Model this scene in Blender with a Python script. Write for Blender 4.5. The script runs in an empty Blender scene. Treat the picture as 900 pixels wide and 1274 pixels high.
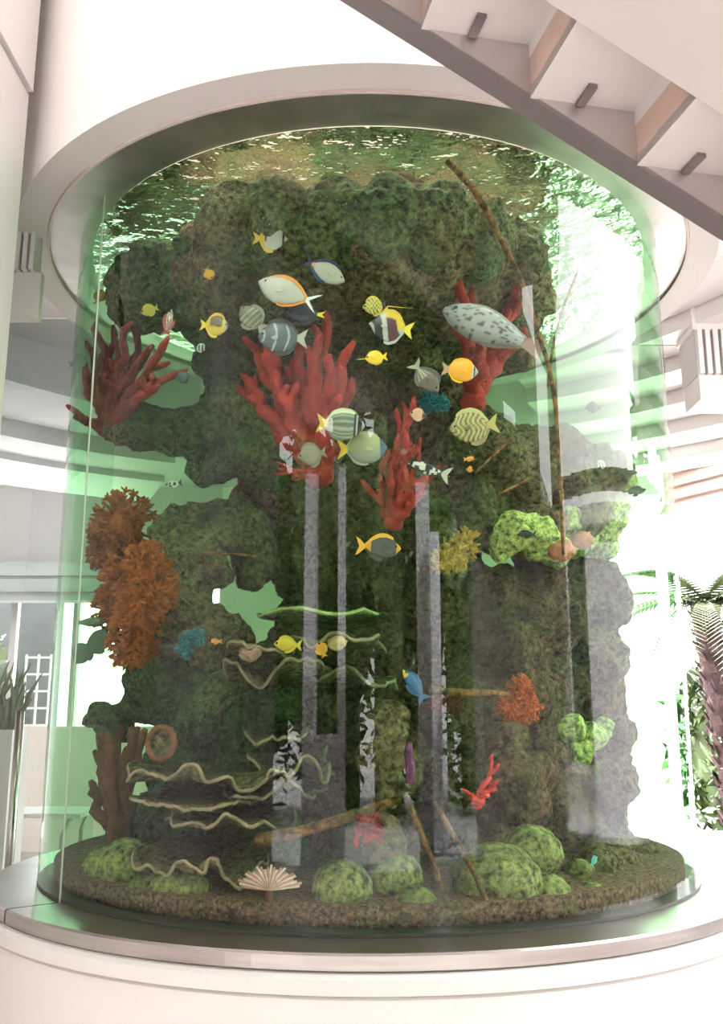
import bpy, bmesh, math, random
import numpy as np
from mathutils import Vector, Matrix, Euler, noise
random.seed(7)
SC = bpy.context.scene
COL = SC.collection
PI = math.pi

# ------------------------------------------------------------------ camera
F_PX, PITCH, YAW = 1166.18, 0.21118, -0.00704
CAM = Vector((0.0, -4.7285, 1.6064))
cd = bpy.data.cameras.new('camera'); cam = bpy.data.objects.new('camera', cd); COL.objects.link(cam)
cd.sensor_fit = 'VERTICAL'; cd.sensor_height = 24.0; cd.lens = F_PX * 24.0 / 1274.0
cd.clip_start = 0.05; cd.clip_end = 300
cam.location = CAM; cam.rotation_euler = (PI / 2 + PITCH, 0, -YAW)
SC.camera = cam
FW = Vector((math.sin(YAW) * math.cos(PITCH), math.cos(YAW) * math.cos(PITCH), math.sin(PITCH)))
RT = FW.cross(Vector((0, 0, 1))).normalized(); UP = RT.cross(FW)

# ------------------------------------------------------------------ world, light, exposure
SC.view_settings.view_transform = 'Standard'; SC.view_settings.look = 'None'
SC.view_settings.exposure = 0.0; SC.view_settings.gamma = 1.0; SC.view_settings.use_curve_mapping = False
cy = SC.cycles
cy.max_bounces = 10; cy.diffuse_bounces = 5; cy.glossy_bounces = 5; cy.transmission_bounces = 6
cy.transparent_max_bounces = 24; cy.sample_clamp_indirect = 8.0; cy.caustics_reflective = False
SKY = 12.5
w = bpy.data.worlds.new('overcast_sky'); SC.world = w; w.use_nodes = True
nt = w.node_tree; nt.nodes.clear()
wo = nt.nodes.new('ShaderNodeOutputWorld'); bg = nt.nodes.new('ShaderNodeBackground')
tc = nt.nodes.new('ShaderNodeTexCoord'); sp = nt.nodes.new('ShaderNodeSeparateXYZ'); rp = nt.nodes.new('ShaderNodeValToRGB')
nt.links.new(tc.outputs['Generated'], sp.inputs[0]); nt.links.new(sp.outputs['Z'], rp.inputs[0])
rp.color_ramp.elements[0].position = 0.0; rp.color_ramp.elements[0].color = (0.75, 0.74, 0.74, 1)
rp.color_ramp.elements[1].position = 0.9; rp.color_ramp.elements[1].color = (1.0, 1.0, 1.0, 1)
nt.links.new(rp.outputs[0], bg.inputs[0]); bg.inputs[1].default_value = SKY
nt.links.new(bg.outputs[0], wo.inputs[0])


def area(name, loc, rot, sx, sy, power, color=(1, 1, 1), shape='RECTANGLE', portal=False):
    l = bpy.data.lights.new(name, 'AREA'); l.shape = shape; l.size = sx; l.size_y = sy; l.energy = power; l.color = color
    o = bpy.data.objects.new(name, l); COL.objects.link(o); o.location = loc; o.rotation_euler = rot
    if portal: l.cycles.is_portal = True
    return o


# unseen fill lights added above the water to light the reef
area('tank_top_fill', (0, 0, 7.1), (0, 0, 0), 2.6, 2.6, 130, (1.0, 0.90, 0.72), 'DISK')
area('tank_front_fill', (-.35, -1.12, 4.3), (math.radians(14), 0, 0), 1.5, .35, 26, (1.0, 0.80, 0.78))
area('tank_front_fill', (.85, -.85, 4.3), (math.radians(10), math.radians(10), math.radians(35)), .9, .35, 18, (1.0, 0.80, 0.78))
# unseen warm fill lights added to brighten the atrium and the lobby behind
area('atrium_fill', (-1.0, -5.2, 7.2), (0, 0, 0), 2.5, 2.5, 480, (1.0, 0.93, 0.9))
area('lobby_fill', (-3.4, 4.4, 4.35), (0, 0, 0), 1.4, 1.4, 120, (1.0, 0.95, 0.92))
area('lobby_fill', (2.9, 4.2, 4.35), (0, 0, 0), 1.4, 1.4, 120, (1.0, 0.95, 0.92))
area('lobby_up_fill', (-3.4, 4.4, 3.0), (PI, 0, 0), 1.6, 1.6, 70, (1.0, 0.96, 0.94))  # upward fill added to brighten the lobby ceiling
area('lobby_up_fill', (3.0, 4.2, 3.0), (PI, 0, 0), 1.4, 1.4, 80, (1.0, 0.96, 0.94))
sd = bpy.data.lights.new('sun', 'SUN'); sd.energy = 62; sd.angle = 0.01; so_ = bpy.data.objects.new('sun', sd); COL.objects.link(so_)
so_.rotation_euler = Vector((-.38, .18, .90)).to_track_quat('Z', 'Y').to_euler()
# daylight portals in the openings
area('window_portal', (4.72, 0.0, 3.3), (0, PI / 2, 0), 6.6, 6.4, 1, portal=True)
area('window_portal', (0.0, -8.3, 3.3), (PI / 2, 0, 0), 6.4, 6.6, 1, portal=True)
area('window_portal', (0, 7.5, 2.2), (-PI / 2, 0, 0), 12, 4.4, 1, portal=True)


# ------------------------------------------------------------------ picture to place
def ray(px, py):
    return (FW * F_PX + RT * (px - 450) - UP * (py - 637)).normalized()


def at(px, py, Y):
    v = ray(px, py); return CAM + v * ((Y - CAM.y) / v.y)


def inner(px, py, inset):
    """point behind the glass, `inset` metres in from the tank wall"""
    R = 1.5 - inset; v = ray(px, py)
    a = v.x * v.x + v.y * v.y; b = CAM.x * v.x + CAM.y * v.y; c = CAM.x ** 2 + CAM.y ** 2 - R * R
    D = b * b - a * c
    if D < 0: D = 0
    return CAM + v * ((-b - math.sqrt(D)) / a)


def pxm(P):
    return (P - CAM).dot(FW) / F_PX


# ------------------------------------------------------------------ tagging
def tag(o, label=None, cat=None, group=None, kind=None):
    if label: o['label'] = label
    if cat: o['category'] = cat
    if group: o['group'] = group
    if kind: o['kind'] = kind
    return o


def empty(name, loc, label, cat, group=None, rot=(0, 0, 0)):
    o = bpy.data.objects.new(name, None); COL.objects.link(o); o.location = loc; o.rotation_euler = rot
    o.empty_display_size = 0.05
    return tag(o, label, cat, group)


def copy_tree(o, parent=None):
    c = o.copy(); COL.objects.link(c); c.parent = parent
    for ch in list(o.children): copy_tree(ch, c)
    return c


# ------------------------------------------------------------------ mesh builder
class MB:
    def __init__(s): s.v = []; s.f = []; s.c = None; s.mi = []

    def add(s, V, Fs, mi=0):
        b = len(s.v); s.v += [tuple(p) for p in V]; s.f += [tuple(i + b for i in f) for f in Fs]; s.mi += [mi] * len(Fs)

    def box(s, a, b, M=None):
        (x0, y0, z0), (x1, y1, z1) = a, b
        V = [Vector(p) for p in ((x0, y0, z0), (x1, y0, z0), (x1, y1, z0), (x0, y1, z0), (x0, y0, z1), (x1, y0, z1), (x1, y1, z1), (x0, y1, z1))]
        if M: V = [M @ p for p in V]
        s.add(V, [(0, 3, 2, 1), (4, 5, 6, 7), (0, 1, 5, 4), (1, 2, 6, 5), (2, 3, 7, 6), (3, 0, 4, 7)])
        return s

    def prism(s, pts, h):
        """closed polygon pts (3D, planar) pushed by vector h"""
        n = len(pts); P = [Vector(p) for p in pts]; Q = [p + Vector(h) for p in P]
        s.add(P + Q, [tuple(range(n))[::-1], tuple(range(n, 2 * n))] + [(i, (i + 1) % n, n + (i + 1) % n, n + i) for i in range(n)])
        return s

    def tube(s, pts, rad, n=8, caps=True, squash=1.0):
        P = [Vector(p) for p in pts]; m = len(P)
        if not hasattr(rad, '__len__'): rad = [rad] * m
        V = []; side = None
        for i in range(m):
            t = (P[min(i + 1, m - 1)] - P[max(i - 1, 0)])
            t = t.normalized() if t.length > 1e-9 else Vector((0, 0, 1))
            if side is None:
                side = t.cross(Vector((0, 1, 0.01)));
                if side.length < 1e-3: side = t.cross(Vector((1, 0, 0)))
            side = (side - t * side.dot(t)).normalized(); up = t.cross(side)
            for k in range(n):
                a = 2 * PI * k / n
                V.append(P[i] + side * (math.cos(a) * rad[i]) + up * (math.sin(a) * rad[i] * squash))
        Fs = [(i * n + k, i * n + (k + 1) % n, (i + 1) * n + (k + 1) % n, (i + 1) * n + k) for i in range(m - 1) for k in range(n)]
        if caps: Fs += [tuple(range(n))[::-1], tuple(range((m - 1) * n, m * n))]
        s.add(V, Fs); return s

    def lathe(s, prof, n=96, a0=0.0, a1=2 * PI, closed=False, mis=None):
        """prof list of (r,z); full or partial turn; closed = profile loops"""
        full = abs(a1 - a0 - 2 * PI) < 1e-6; m = n if full else n + 1; L = len(prof)
        V = []
        for i in range(m):
            a = a0 + (a1 - a0) * i / n
            for r, z in prof: V.append((r * math.sin(a), -r * math.cos(a), z))
        b = len(s.v); s.v += V
        for i in range(n):
            j = (i + 1) % m
            for k in range(L if closed else L - 1):
                k2 = (k + 1) % L
                s.f.append((b + i * L + k, b + j * L + k, b + j * L + k2, b + i * L + k2)); s.mi.append(mis[k] if mis else 0)
        if closed and not full:
            s.f.append(tuple(b + k for k in range(L))[::-1]); s.mi.append(0)
            s.f.append(tuple(b + n * L + k for k in range(L))); s.mi.append(0)
        return s

    def ico(s, c, r, sub=2, sq=(1, 1, 1), nz=0.0, nf=3.0, M=None):
        bm = bmesh.new(); bmesh.ops.create_icosphere(bm, subdivisions=sub, radius=1.0)
        V = []
        for v in bm.verts:
            p = v.co.copy()
            if nz:
                q = p * nf * 0.5 + Vector(c) * 3.1
                p = p * (1 + nz * (noise.noise(q) + 0.5 * noise.noise(q * 2.3)))
            p = Vector((p.x * sq[0], p.y * sq[1], p.z * sq[2])) * r
            if M: p = M @ p
            V.append(p + Vector(c))
        s.add(V, [tuple(v.index for v in f.verts) for f in bm.faces]); bm.free(); return s

    def build(s, name, mat, parent=None, smooth=False, colors=None, loc=None):
        me = bpy.data.meshes.new(name); me.from_pydata(s.v, [], s.f)
        mats = mat if isinstance(mat, (list, tuple)) else [mat]
        for m in mats: me.materials.append(m)
        if len(mats) > 1: me.polygons.foreach_set('material_index', s.mi)
        if smooth: me.polygons.foreach_set('use_smooth', [True] * len(me.polygons))
        if colors is not None:
            ca = me.color_attributes.new('col', 'FLOAT_COLOR', 'POINT')
            ca.data.foreach_set('color', [x for c in colors for x in (c[0], c[1], c[2], 1.0)])
        me.update()
        o = bpy.data.objects.new(name, me); COL.objects.link(o)
        if parent is not None: o.parent = parent
        if loc is not None: o.location = loc
        return o


def recalc(o):
    bm = bmesh.new(); bm.from_mesh(o.data); bmesh.ops.recalc_face_normals(bm, faces=bm.faces); bm.to_mesh(o.data); bm.free(); return o


def rebase(o, base):
    """move a mesh object's origin to base (keeps the shape where it is)"""
    o.data.transform(Matrix.Translation(-Vector(base))); o.location = Vector(base); return o


# ------------------------------------------------------------------ materials
def newmat(name):
    m = bpy.data.materials.new(name); m.use_nodes = True; return m, m.node_tree, m.node_tree.nodes['Principled BSDF']


def mat(name, c, rough=0.6, metal=0.0, var=0.06, scale=4.0, bump=0.0, bscale=40, spec=0.5, aniso=None):
    m, t, b = newmat(name); N = t.nodes; L = t.links
    co = N.new('ShaderNodeTexCoord'); nz = N.new('ShaderNodeTexNoise'); nz.inputs['Scale'].default_value = scale; nz.inputs['Detail'].default_value = 5
    src = co.outputs['Object']
    if aniso:
        mp = N.new('ShaderNodeMapping'); mp.inputs['Scale'].default_value = aniso; L.new(src, mp.inputs[0]); src = mp.outputs[0]
    L.new(src, nz.inputs['Vector'])
    r = N.new('ShaderNodeValToRGB'); L.new(nz.outputs[0], r.inputs[0])
    r.color_ramp.elements[0].position = 0.3; r.color_ramp.elements[1].position = 0.7
    r.color_ramp.elements[0].color = (c[0] * (1 - var), c[1] * (1 - var), c[2] * (1 - var), 1)
    r.color_ramp.elements[1].color = (min(1, c[0] * (1 + var)), min(1, c[1] * (1 + var)), min(1, c[2] * (1 + var)), 1)
    L.new(r.outputs[0], b.inputs['Base Color'])
    b.inputs['Roughness'].default_value = rough; b.inputs['Metallic'].default_value = metal; b.inputs['Specular IOR Level'].default_value = spec
    if bump:
        n2 = N.new('ShaderNodeTexNoise'); n2.inputs['Scale'].default_value = bscale; n2.inputs['Detail'].default_value = 6; L.new(src, n2.inputs['Vector'])
        bp = N.new('ShaderNodeBump'); bp.inputs['Strength'].default_value = bump; bp.inputs['Distance'].default_value = 0.02
        L.new(n2.outputs[0], bp.inputs['Height']); L.new(bp.outputs[0], b.inputs['Normal'])
    return m


def rockmat(name, cols, seed=0.0, s1=2.2, s2=38.0, speck=(0.3, 0.34, 0.16), bump=0.9):
    m, t, b = newmat(name); N = t.nodes; L = t.links
    co = N.new('ShaderNodeTexCoord'); mp = N.new('ShaderNodeMapping'); mp.inputs['Location'].default_value = (seed, seed * .7, seed * 1.3)
    L.new(co.outputs['Object'], mp.inputs[0])

    def nz(sc, det=6, rough=0.6):
        n = N.new('ShaderNodeTexNoise'); n.inputs['Scale'].default_value = sc; n.inputs['Detail'].default_value = det
        n.inputs['Roughness'].default_value = rough; L.new(mp.outputs[0], n.inputs['Vector']); return n
    a = nz(s1); a.inputs['Distortion'].default_value = 0.6; r = N.new('ShaderNodeValToRGB'); L.new(a.outputs[0], r.inputs[0])
    el = r.color_ramp.elements
    while len(el) < len(cols): el.new(0.5)
    for i, c in enumerate(cols):
        el[i].position = 0.28 + 0.44 * i / (len(cols) - 1); el[i].color = (*c, 1)
    f = nz(s2, 8, 0.7); r2 = N.new('ShaderNodeValToRGB'); L.new(f.outputs[0], r2.inputs[0])
    r2.color_ramp.elements[0].position = 0.38; r2.color_ramp.elements[0].color = (0.22, 0.22, 0.22, 1)
    r2.color_ramp.elements[1].position = 0.64; r2.color_ramp.elements[1].color = (2.3, 2.15, 2.0, 1)
    mx = N.new('ShaderNodeMix'); mx.data_type = 'RGBA'; mx.blend_type = 'MULTIPLY'; mx.inputs[0].default_value = 1.0
    L.new(r.outputs[0], mx.inputs[6]); L.new(r2.outputs[0], mx.inputs[7])
    v = N.new('ShaderNodeTexVoronoi'); v.inputs['Scale'].default_value = 48; L.new(mp.outputs[0], v.inputs['Vector'])
    r3 = N.new('ShaderNodeValToRGB'); L.new(v.outputs['Distance'], r3.inputs[0])
    r3.color_ramp.elements[0].position = 0.1; r3.color_ramp.elements[0].color = (1, 1, 1, 1)
    r3.color_ramp.elements[1].position = 0.3; r3.color_ramp.elements[1].color = (0, 0, 0, 1)
    g = nz(5.0, 3); r4 = N.new('ShaderNodeValToRGB'); L.new(g.outputs[0], r4.inputs[0])
    r4.color_ramp.elements[0].position = 0.5; r4.color_ramp.elements[1].position = 0.62
    mu = N.new('ShaderNodeMath'); mu.operation = 'MULTIPLY'; L.new(r3.outputs[0], mu.inputs[0]); L.new(r4.outputs[0], mu.inputs[1])
    m2 = N.new('ShaderNodeMix'); m2.data_type = 'RGBA'; L.new(mu.outputs[0], m2.inputs[0]); L.new(mx.outputs[2], m2.inputs[6]); m2.inputs[7].default_value = (*speck, 1)
    L.new(m2.outputs[2], b.inputs['Base Color']); b.inputs['Roughness'].default_value = 0.9; b.inputs['Specular IOR Level'].default_value = 0.1
    bp = N.new('ShaderNodeBump'); bp.inputs['Strength'].default_value = bump; bp.inputs['Distance'].default_value = 0.03
    L.new(f.outputs[0], bp.inputs['Height']); L.new(bp.outputs[0], b.inputs['Normal'])
    return m


def vcmat(name, rough=0.45):
    m, t, b = newmat(name); a = t.nodes.new('ShaderNodeAttribute'); a.attribute_name = 'col'
    n = t.nodes.new('ShaderNodeTexNoise'); n.inputs['Scale'].default_value = 60
    mx = t.nodes.new('ShaderNodeMix'); mx.data_type = 'RGBA'; mx.blend_type = 'MULTIPLY'; mx.inputs[0].default_value = 0.25
    t.links.new(a.outputs['Color'], mx.inputs[6]); t.links.new(n.outputs[0], mx.inputs[7])
    t.links.new(mx.outputs[2], b.inputs['Base Color']); b.inputs['Roughness'].default_value = rough; return m


WALL = mat('white_plaster', (0.66, 0.62, 0.605), 0.7, var=0.015)
WALLW = mat('warm_plaster', (0.62, 0.54, 0.50), 0.7, var=0.02)
WHITE = mat('white_paint', (0.72, 0.695, 0.68), 0.45, var=0.01)
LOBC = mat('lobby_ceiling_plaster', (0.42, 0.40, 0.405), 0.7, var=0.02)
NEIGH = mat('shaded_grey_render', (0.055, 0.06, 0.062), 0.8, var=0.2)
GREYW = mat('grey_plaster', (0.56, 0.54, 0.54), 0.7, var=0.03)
STEEL = mat('brushed_steel', (0.50, 0.47, 0.45), 0.30, 1.0, var=0.12, scale=3.0, aniso=(1, 1, 14))
STEEL2 = mat('steel_soffit', (0.46, 0.42, 0.41), 0.42, 1.0, var=0.15, scale=5.0)
DSTEEL = mat('dull_steel', (0.30, 0.27, 0.27), 0.4, 1.0, var=0.06)
CHROME = mat('chrome', (0.45, 0.45, 0.42), 0.2, 1.0, var=0.04)
PEACH = mat('peach_stone', (0.56, 0.40, 0.34), 0.6, var=0.08, scale=12)
FLOORM = mat('pale_stone', (0.48, 0.42, 0.40), 0.3, var=0.04, scale=2)
PAVE = mat('terrace_paving', (0.26, 0.25, 0.25), 0.7, var=0.04)
BLACK = mat('dark_rubber', (0.02, 0.02, 0.02), 0.5)
EXTW = mat('sunlit_render', (0.88, 0.86, 0.91), 0.8, var=0.05)
DARKGL = mat('dark_window_glass', (0.03, 0.05, 0.04), 0.15)
BARK = mat('palm_bark', (0.06, 0.034, 0.034), 0.9, var=0.4, scale=8, bump=0.5)
LEAF = mat('leaf_green', (0.06, 0.10, 0.03), 0.6, var=0.5, scale=3)
LEAF2 = mat('pale_frond', (0.10, 0.13, 0.06), 0.6, var=0.4, scale=3)
FISHM = vcmat('fish_skin')
EYEM = mat('fish_eye', (0.01, 0.01, 0.01), 0.1)
LIP = mat('sealant', (0.65, 0.60, 0.57), 0.5)

# clear acrylic: Fresnel gloss on the outer face, light green body
m = bpy.data.materials.new('clear_acrylic'); m.use_nodes = True; t = m.node_tree; t.nodes.clear(); N = t.nodes; L = t.links
out = N.new('ShaderNodeOutputMaterial'); tr = N.new('ShaderNodeBsdfTransparent'); gl = N.new('ShaderNodeBsdfGlossy'); gl.inputs['Roughness'].default_value = 0.0
fr = N.new('ShaderNodeFresnel'); fr.inputs['IOR'].default_value = 1.5; geo = N.new('ShaderNodeNewGeometry')
inv = N.new('ShaderNodeMath'); inv.operation = 'SUBTRACT'; inv.inputs[0].default_value = 1.0; L.new(geo.outputs['Backfacing'], inv.inputs[1])
mu = N.new('ShaderNodeMath'); mu.operation = 'MULTIPLY'; L.new(fr.outputs[0], mu.inputs[0]); L.new(inv.outputs[0], mu.inputs[1])
px_ = N.new('ShaderNodeVectorMath'); px_.operation = 'MULTIPLY'; px_.inputs[1].default_value = (1, 1, 0); L.new(geo.outputs['Position'], px_.inputs[0])
ln = N.new('ShaderNodeVectorMath'); ln.operation = 'LENGTH'; L.new(px_.outputs[0], ln.inputs[0])
ou = N.new('ShaderNodeMath'); ou.operation = 'GREATER_THAN'; ou.inputs[1].default_value = 1.47; L.new(ln.outputs['Value'], ou.inputs[0])
m3 = N.new('ShaderNodeMath'); m3.operation = 'MULTIPLY'; L.new(mu.outputs[0], m3.inputs[0]); L.new(ou.outputs[0], m3.inputs[1]); mu = m3
mx = N.new('ShaderNodeMixShader'); L.new(mu.outputs[0], mx.inputs[0]); L.new(tr.outputs[0], mx.inputs[1]); L.new(gl.outputs[0], mx.inputs[2]); L.new(mx.outputs[0], out.inputs['Surface'])
va = N.new('ShaderNodeVolumeAbsorption'); va.inputs['Color'].default_value = (0.48, 0.86, 0.56, 1); va.inputs['Density'].default_value = 3.2
L.new(va.outputs[0], out.inputs['Volume'])
ACRYL = m
m = bpy.data.materials.new('tank_water'); m.use_nodes = True; t = m.node_tree; t.nodes.clear()
out = t.nodes.new('ShaderNodeOutputMaterial'); tr = t.nodes.new('ShaderNodeBsdfTransparent'); t.links.new(tr.outputs[0], out.inputs['Surface'])
va = t.nodes.new('ShaderNodeVolumeAbsorption'); va.inputs['Color'].default_value = (0.42, 0.70, 0.42, 1); va.inputs['Density'].default_value = 1.0
t.links.new(va.outputs[0], out.inputs['Volume'])
WATER = m
m = bpy.data.materials.new('rippled_water_surface'); m.use_nodes = True; t = m.node_tree; t.nodes.clear(); N = t.nodes; L = t.links
out = N.new('ShaderNodeOutputMaterial'); tr = N.new('ShaderNodeBsdfTransparent'); gl = N.new('ShaderNodeBsdfGlossy'); gl.inputs['Roughness'].default_value = 0.02
fr = N.new('ShaderNodeFresnel'); fr.inputs['IOR'].default_value = 1.33
co = N.new('ShaderNodeTexCoord'); nz = N.new('ShaderNodeTexNoise'); nz.inputs['Scale'].default_value = 9; nz.inputs['Detail'].default_value = 3; L.new(co.outputs['Object'], nz.inputs['Vector'])
bp = N.new('ShaderNodeBump'); bp.inputs['Strength'].default_value = 0.75; bp.inputs['Distance'].default_value = 0.04; L.new(nz.outputs[0], bp.inputs['Height'])
L.new(bp.outputs[0], gl.inputs['Normal']); L.new(bp.outputs[0], fr.inputs['Normal'])
mx = N.new('ShaderNodeMixShader'); L.new(fr.outputs[0], mx.inputs[0]); L.new(tr.outputs[0], mx.inputs[1]); L.new(gl.outputs[0], mx.inputs[2]); L.new(mx.outputs[0], out.inputs['Surface'])
SURF = m
# thin clear glass of the partition
m = bpy.data.materials.new('partition_glass'); m.use_nodes = True; t = m.node_tree; t.nodes.clear(); N = t.nodes; L = t.links
out = N.new('ShaderNodeOutputMaterial'); tr = N.new('ShaderNodeBsdfTransparent'); tr.inputs[0].default_value = (0.88, 0.94, 0.92, 1); gl = N.new('ShaderNodeBsdfGlossy'); gl.inputs['Roughness'].default_value = 0.0
mx = N.new('ShaderNodeMixShader'); mx.inputs[0].default_value = 0.07; L.new(tr.outputs[0], mx.inputs[1]); L.new(gl.outputs[0], mx.inputs[2]); L.new(mx.outputs[0], out.inputs['Surface'])
PGLASS = m

# ------------------------------------------------------------------ the setting
ZB, ZT = 0.90, 3.87          # bottom and top edge of the tank glass


def struct(name, mb, mt, smooth=False, label=None):
    o = mb.build(name, mt, smooth=smooth); o['kind'] = 'structure'
    if label: o['label'] = label
    return o


struct('floor', MB().box((-9, -8.3, -0.2), (9, 9, 0)), FLOORM)
struct('terrace_ground', MB().box((-60, -60, -0.6), (60, 60, -0.22)), PAVE)
# walls: left solid, right with the tall opening, back (behind the camera) open between piers
struct('wall_left', MB().box((-5.4, -8.3, 0), (-5.1, 3.0, 7.6)), WALL)
struct('wall_front_left', MB().box((-5.1, -6.1, 0), (-3.1, -5.9, 7.6)), WALL)
struct('ceiling', MB().box((-5.4, -8.3, 7.5), (5.0, 3.0, 7.7)), WALL)


def polywall(name, outer, holes, M, thick, mt):
    cu = bpy.data.curves.new(name, 'CURVE'); cu.dimensions = '2D'; cu.fill_mode = 'BOTH'; cu.extrude = thick / 2
    for P in [outer] + holes:
        s = cu.splines.new('POLY'); s.points.add(len(P) - 1)
        for i, p in enumerate(P): s.points[i].co = (p[0], p[1], 0, 1)
        s.use_cyclic_u = True
    tmp = bpy.data.objects.new(name, cu); COL.objects.link(tmp)
    me = bpy.data.meshes.new_from_object(tmp.evaluated_get(bpy.context.evaluated_depsgraph_get())); bpy.data.objects.remove(tmp)
    me.materials.clear(); me.materials.append(mt)
    o = bpy.data.objects.new(name, me); COL.objects.link(o); o.matrix_world = M; return o


struct('wall_back_blocker', MB().box((-5.1, -8.3, 4.9), (4.8, -8.1, 7.5)), WALL)  # unseen wall added to dim the upper reflection and cut daylight
# right wall lies in the plane x = 4.8: local (u,v) -> (4.8, u, v)
MR = Matrix(((0, 0, 1, 4.85), (1, 0, 0, 0), (0, 1, 0, 0), (0, 0, 0, 1)))
o = polywall('wall_right', [(-8.3, 0), (3.0, 0), (3.0, 7.6), (-8.3, 7.6)],
             [[(-3.1, 0.6), (2.9, 0.6), (2.9, 7.0), (-2.5, 7.0)],
              [(-5.9, 4.7), (-5.3, 4.9), (-3.55, 3.1), (-3.5, 2.75)],  # slanted openings shaped to put bright bands into the tank reflection
              [(-4.1, 5.6), (-3.75, 5.6), (-3.2, 4.1), (-3.3, 2.85)]], MR, 0.18, WALL)
o['kind'] = 'structure'
# upper walls over the lobby
struct('wall_upper_left', MB().box((-5.4, -0.42, 4.3), (-1.5, -0.2, 7.6)), WALL)
struct('wall_upper_right', MB().box((1.2, 1.9, 4.3), (5.0, 2.1, 7.6)), WALL)
struct('wall_upper_back', MB().box((-1.6, 2.1, 4.3), (1.6, 2.3, 7.6)), WALL)
# lobby ceiling slab behind the tank with stepped coves
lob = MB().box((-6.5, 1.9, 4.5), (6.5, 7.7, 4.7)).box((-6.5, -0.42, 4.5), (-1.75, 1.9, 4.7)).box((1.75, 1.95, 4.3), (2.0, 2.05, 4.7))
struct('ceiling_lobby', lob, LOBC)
struct('wall_lobby_left', MB().box((-6.5, 2.9, 0), (-6.3, 7.6, 4.5)), WALL)
struct('wall_lobby_right', MB().box((4.9, 2.9, 3.4), (5.1, 7.6, 4.5)), WALL)
# stepped curved soffits in the lobby (seen through and beside the tank)
for i in range(6):
    R0 = 2.35 + 0.42 * i; z0 = 4.40 - 0.13 * i if False else 4.42 - 0.115 * i
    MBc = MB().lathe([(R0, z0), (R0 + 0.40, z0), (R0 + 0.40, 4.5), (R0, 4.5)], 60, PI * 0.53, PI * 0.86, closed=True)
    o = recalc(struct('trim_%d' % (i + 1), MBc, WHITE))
    if i in (2, 4, 5):
        z1 = 4.30 - .09 * i
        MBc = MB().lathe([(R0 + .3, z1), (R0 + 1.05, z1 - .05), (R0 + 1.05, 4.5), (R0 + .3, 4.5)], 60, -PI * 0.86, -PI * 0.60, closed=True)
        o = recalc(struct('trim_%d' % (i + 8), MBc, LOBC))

# white drum over the tank
drum = MB().lathe([(1.66, ZT + 0.0), (1.80, ZT + 0.0), (1.80, 7.5), (1.70, 7.5), (1.70, 4.9), (1.66, 4.9)], 128, closed=True)
recalc(struct('wall_drum', drum, WALL, smooth=False))
recalc(struct('ceiling_drum', MB().lathe([(0.001, 7.30), (1.69, 7.30), (1.69, 7.38), (0.001, 7.38)], 64, closed=True), WALL))
# pilasters with fluted ends


def pilaster(name, label, M, wd, zt, zf0, zf1, zb, n, dp=.35):
    e = empty(name, M.translation, label, 'pilaster', rot=M.to_euler())
    MB().box((0, 0, zf1), (wd, dp, zt)).build('shaft', WHITE, e)
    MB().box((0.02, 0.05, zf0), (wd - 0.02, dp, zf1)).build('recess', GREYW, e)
    first = None
    for k in range(n):
        x = 0.02 + (wd - 0.04) * (k + 0.15) / n
        if first is None:
            first = MB().box((0, 0, 0), ((wd - 0.04) / n * 0.6, 0.06, zf1 - zf0)).build('flute', WHITE, e, loc=(x, -0.01, zf0))
        else:
            c = first.copy(); COL.objects.link(c); c.parent = e; c.location = (x, -0.01, zf0)
    MB().box((0.03, 0.03, zb), (wd, dp, zf0)).build('foot_block', WHITE, e)
    MB().box((-0.01, -0.02, zt), (wd + 0.03, 0.37, zt + 0.09)).build('cap', PEACH, e)
    return e


pilaster('fluted_pilaster', 'white pilaster with fluted band left of the aquarium hood', Matrix.Translation((-2.17, -0.60, 0)), 0.60, 4.80, 3.68, 3.92, 3.44, 16, .07)
pilaster('fluted_pilaster', 'white fluted pilaster at the right edge behind the steel ring', Matrix.Translation((2.30, 1.50, 0)), 0.70, 6.9, 3.93, 4.26, 3.75, 12)
# grey glass strip above the left pilaster
tag(MB().box((-2.2, -0.5, 4.95), (-1.57, -0.46, 7.4)).build('window_strip', mat('grey_green_glass', (0.25, 0.33, 0.32), 0.2)), 'narrow grey green glass strip above the left pilaster cap', 'window')

# near white pillar at the left edge, two stacked panels with a dark joint
e = empty('white_pillar', (-2.4, -1.9, 0), 'tall smooth white pillar cut by the left picture edge', 'pillar')
pA = at(48, 0, -1.2)
for z0, z1 in ((2.0, 4.185), (4.20, 7.5)):
    MB().box((-0.55, 0, z0), (0.955 if z0 < 4 else 0.972, 0.7, z1)).build('panel', WHITE, e)
MB().box((-0.5, 0.03, 4.185), (0.94, 0.67, 4.20)).build('joint', BLACK, e)
MB().box((-0.55, 0.0, 0), (-0.25, 0.7, 2.0)).build('foot', WHITE, e)

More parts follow.
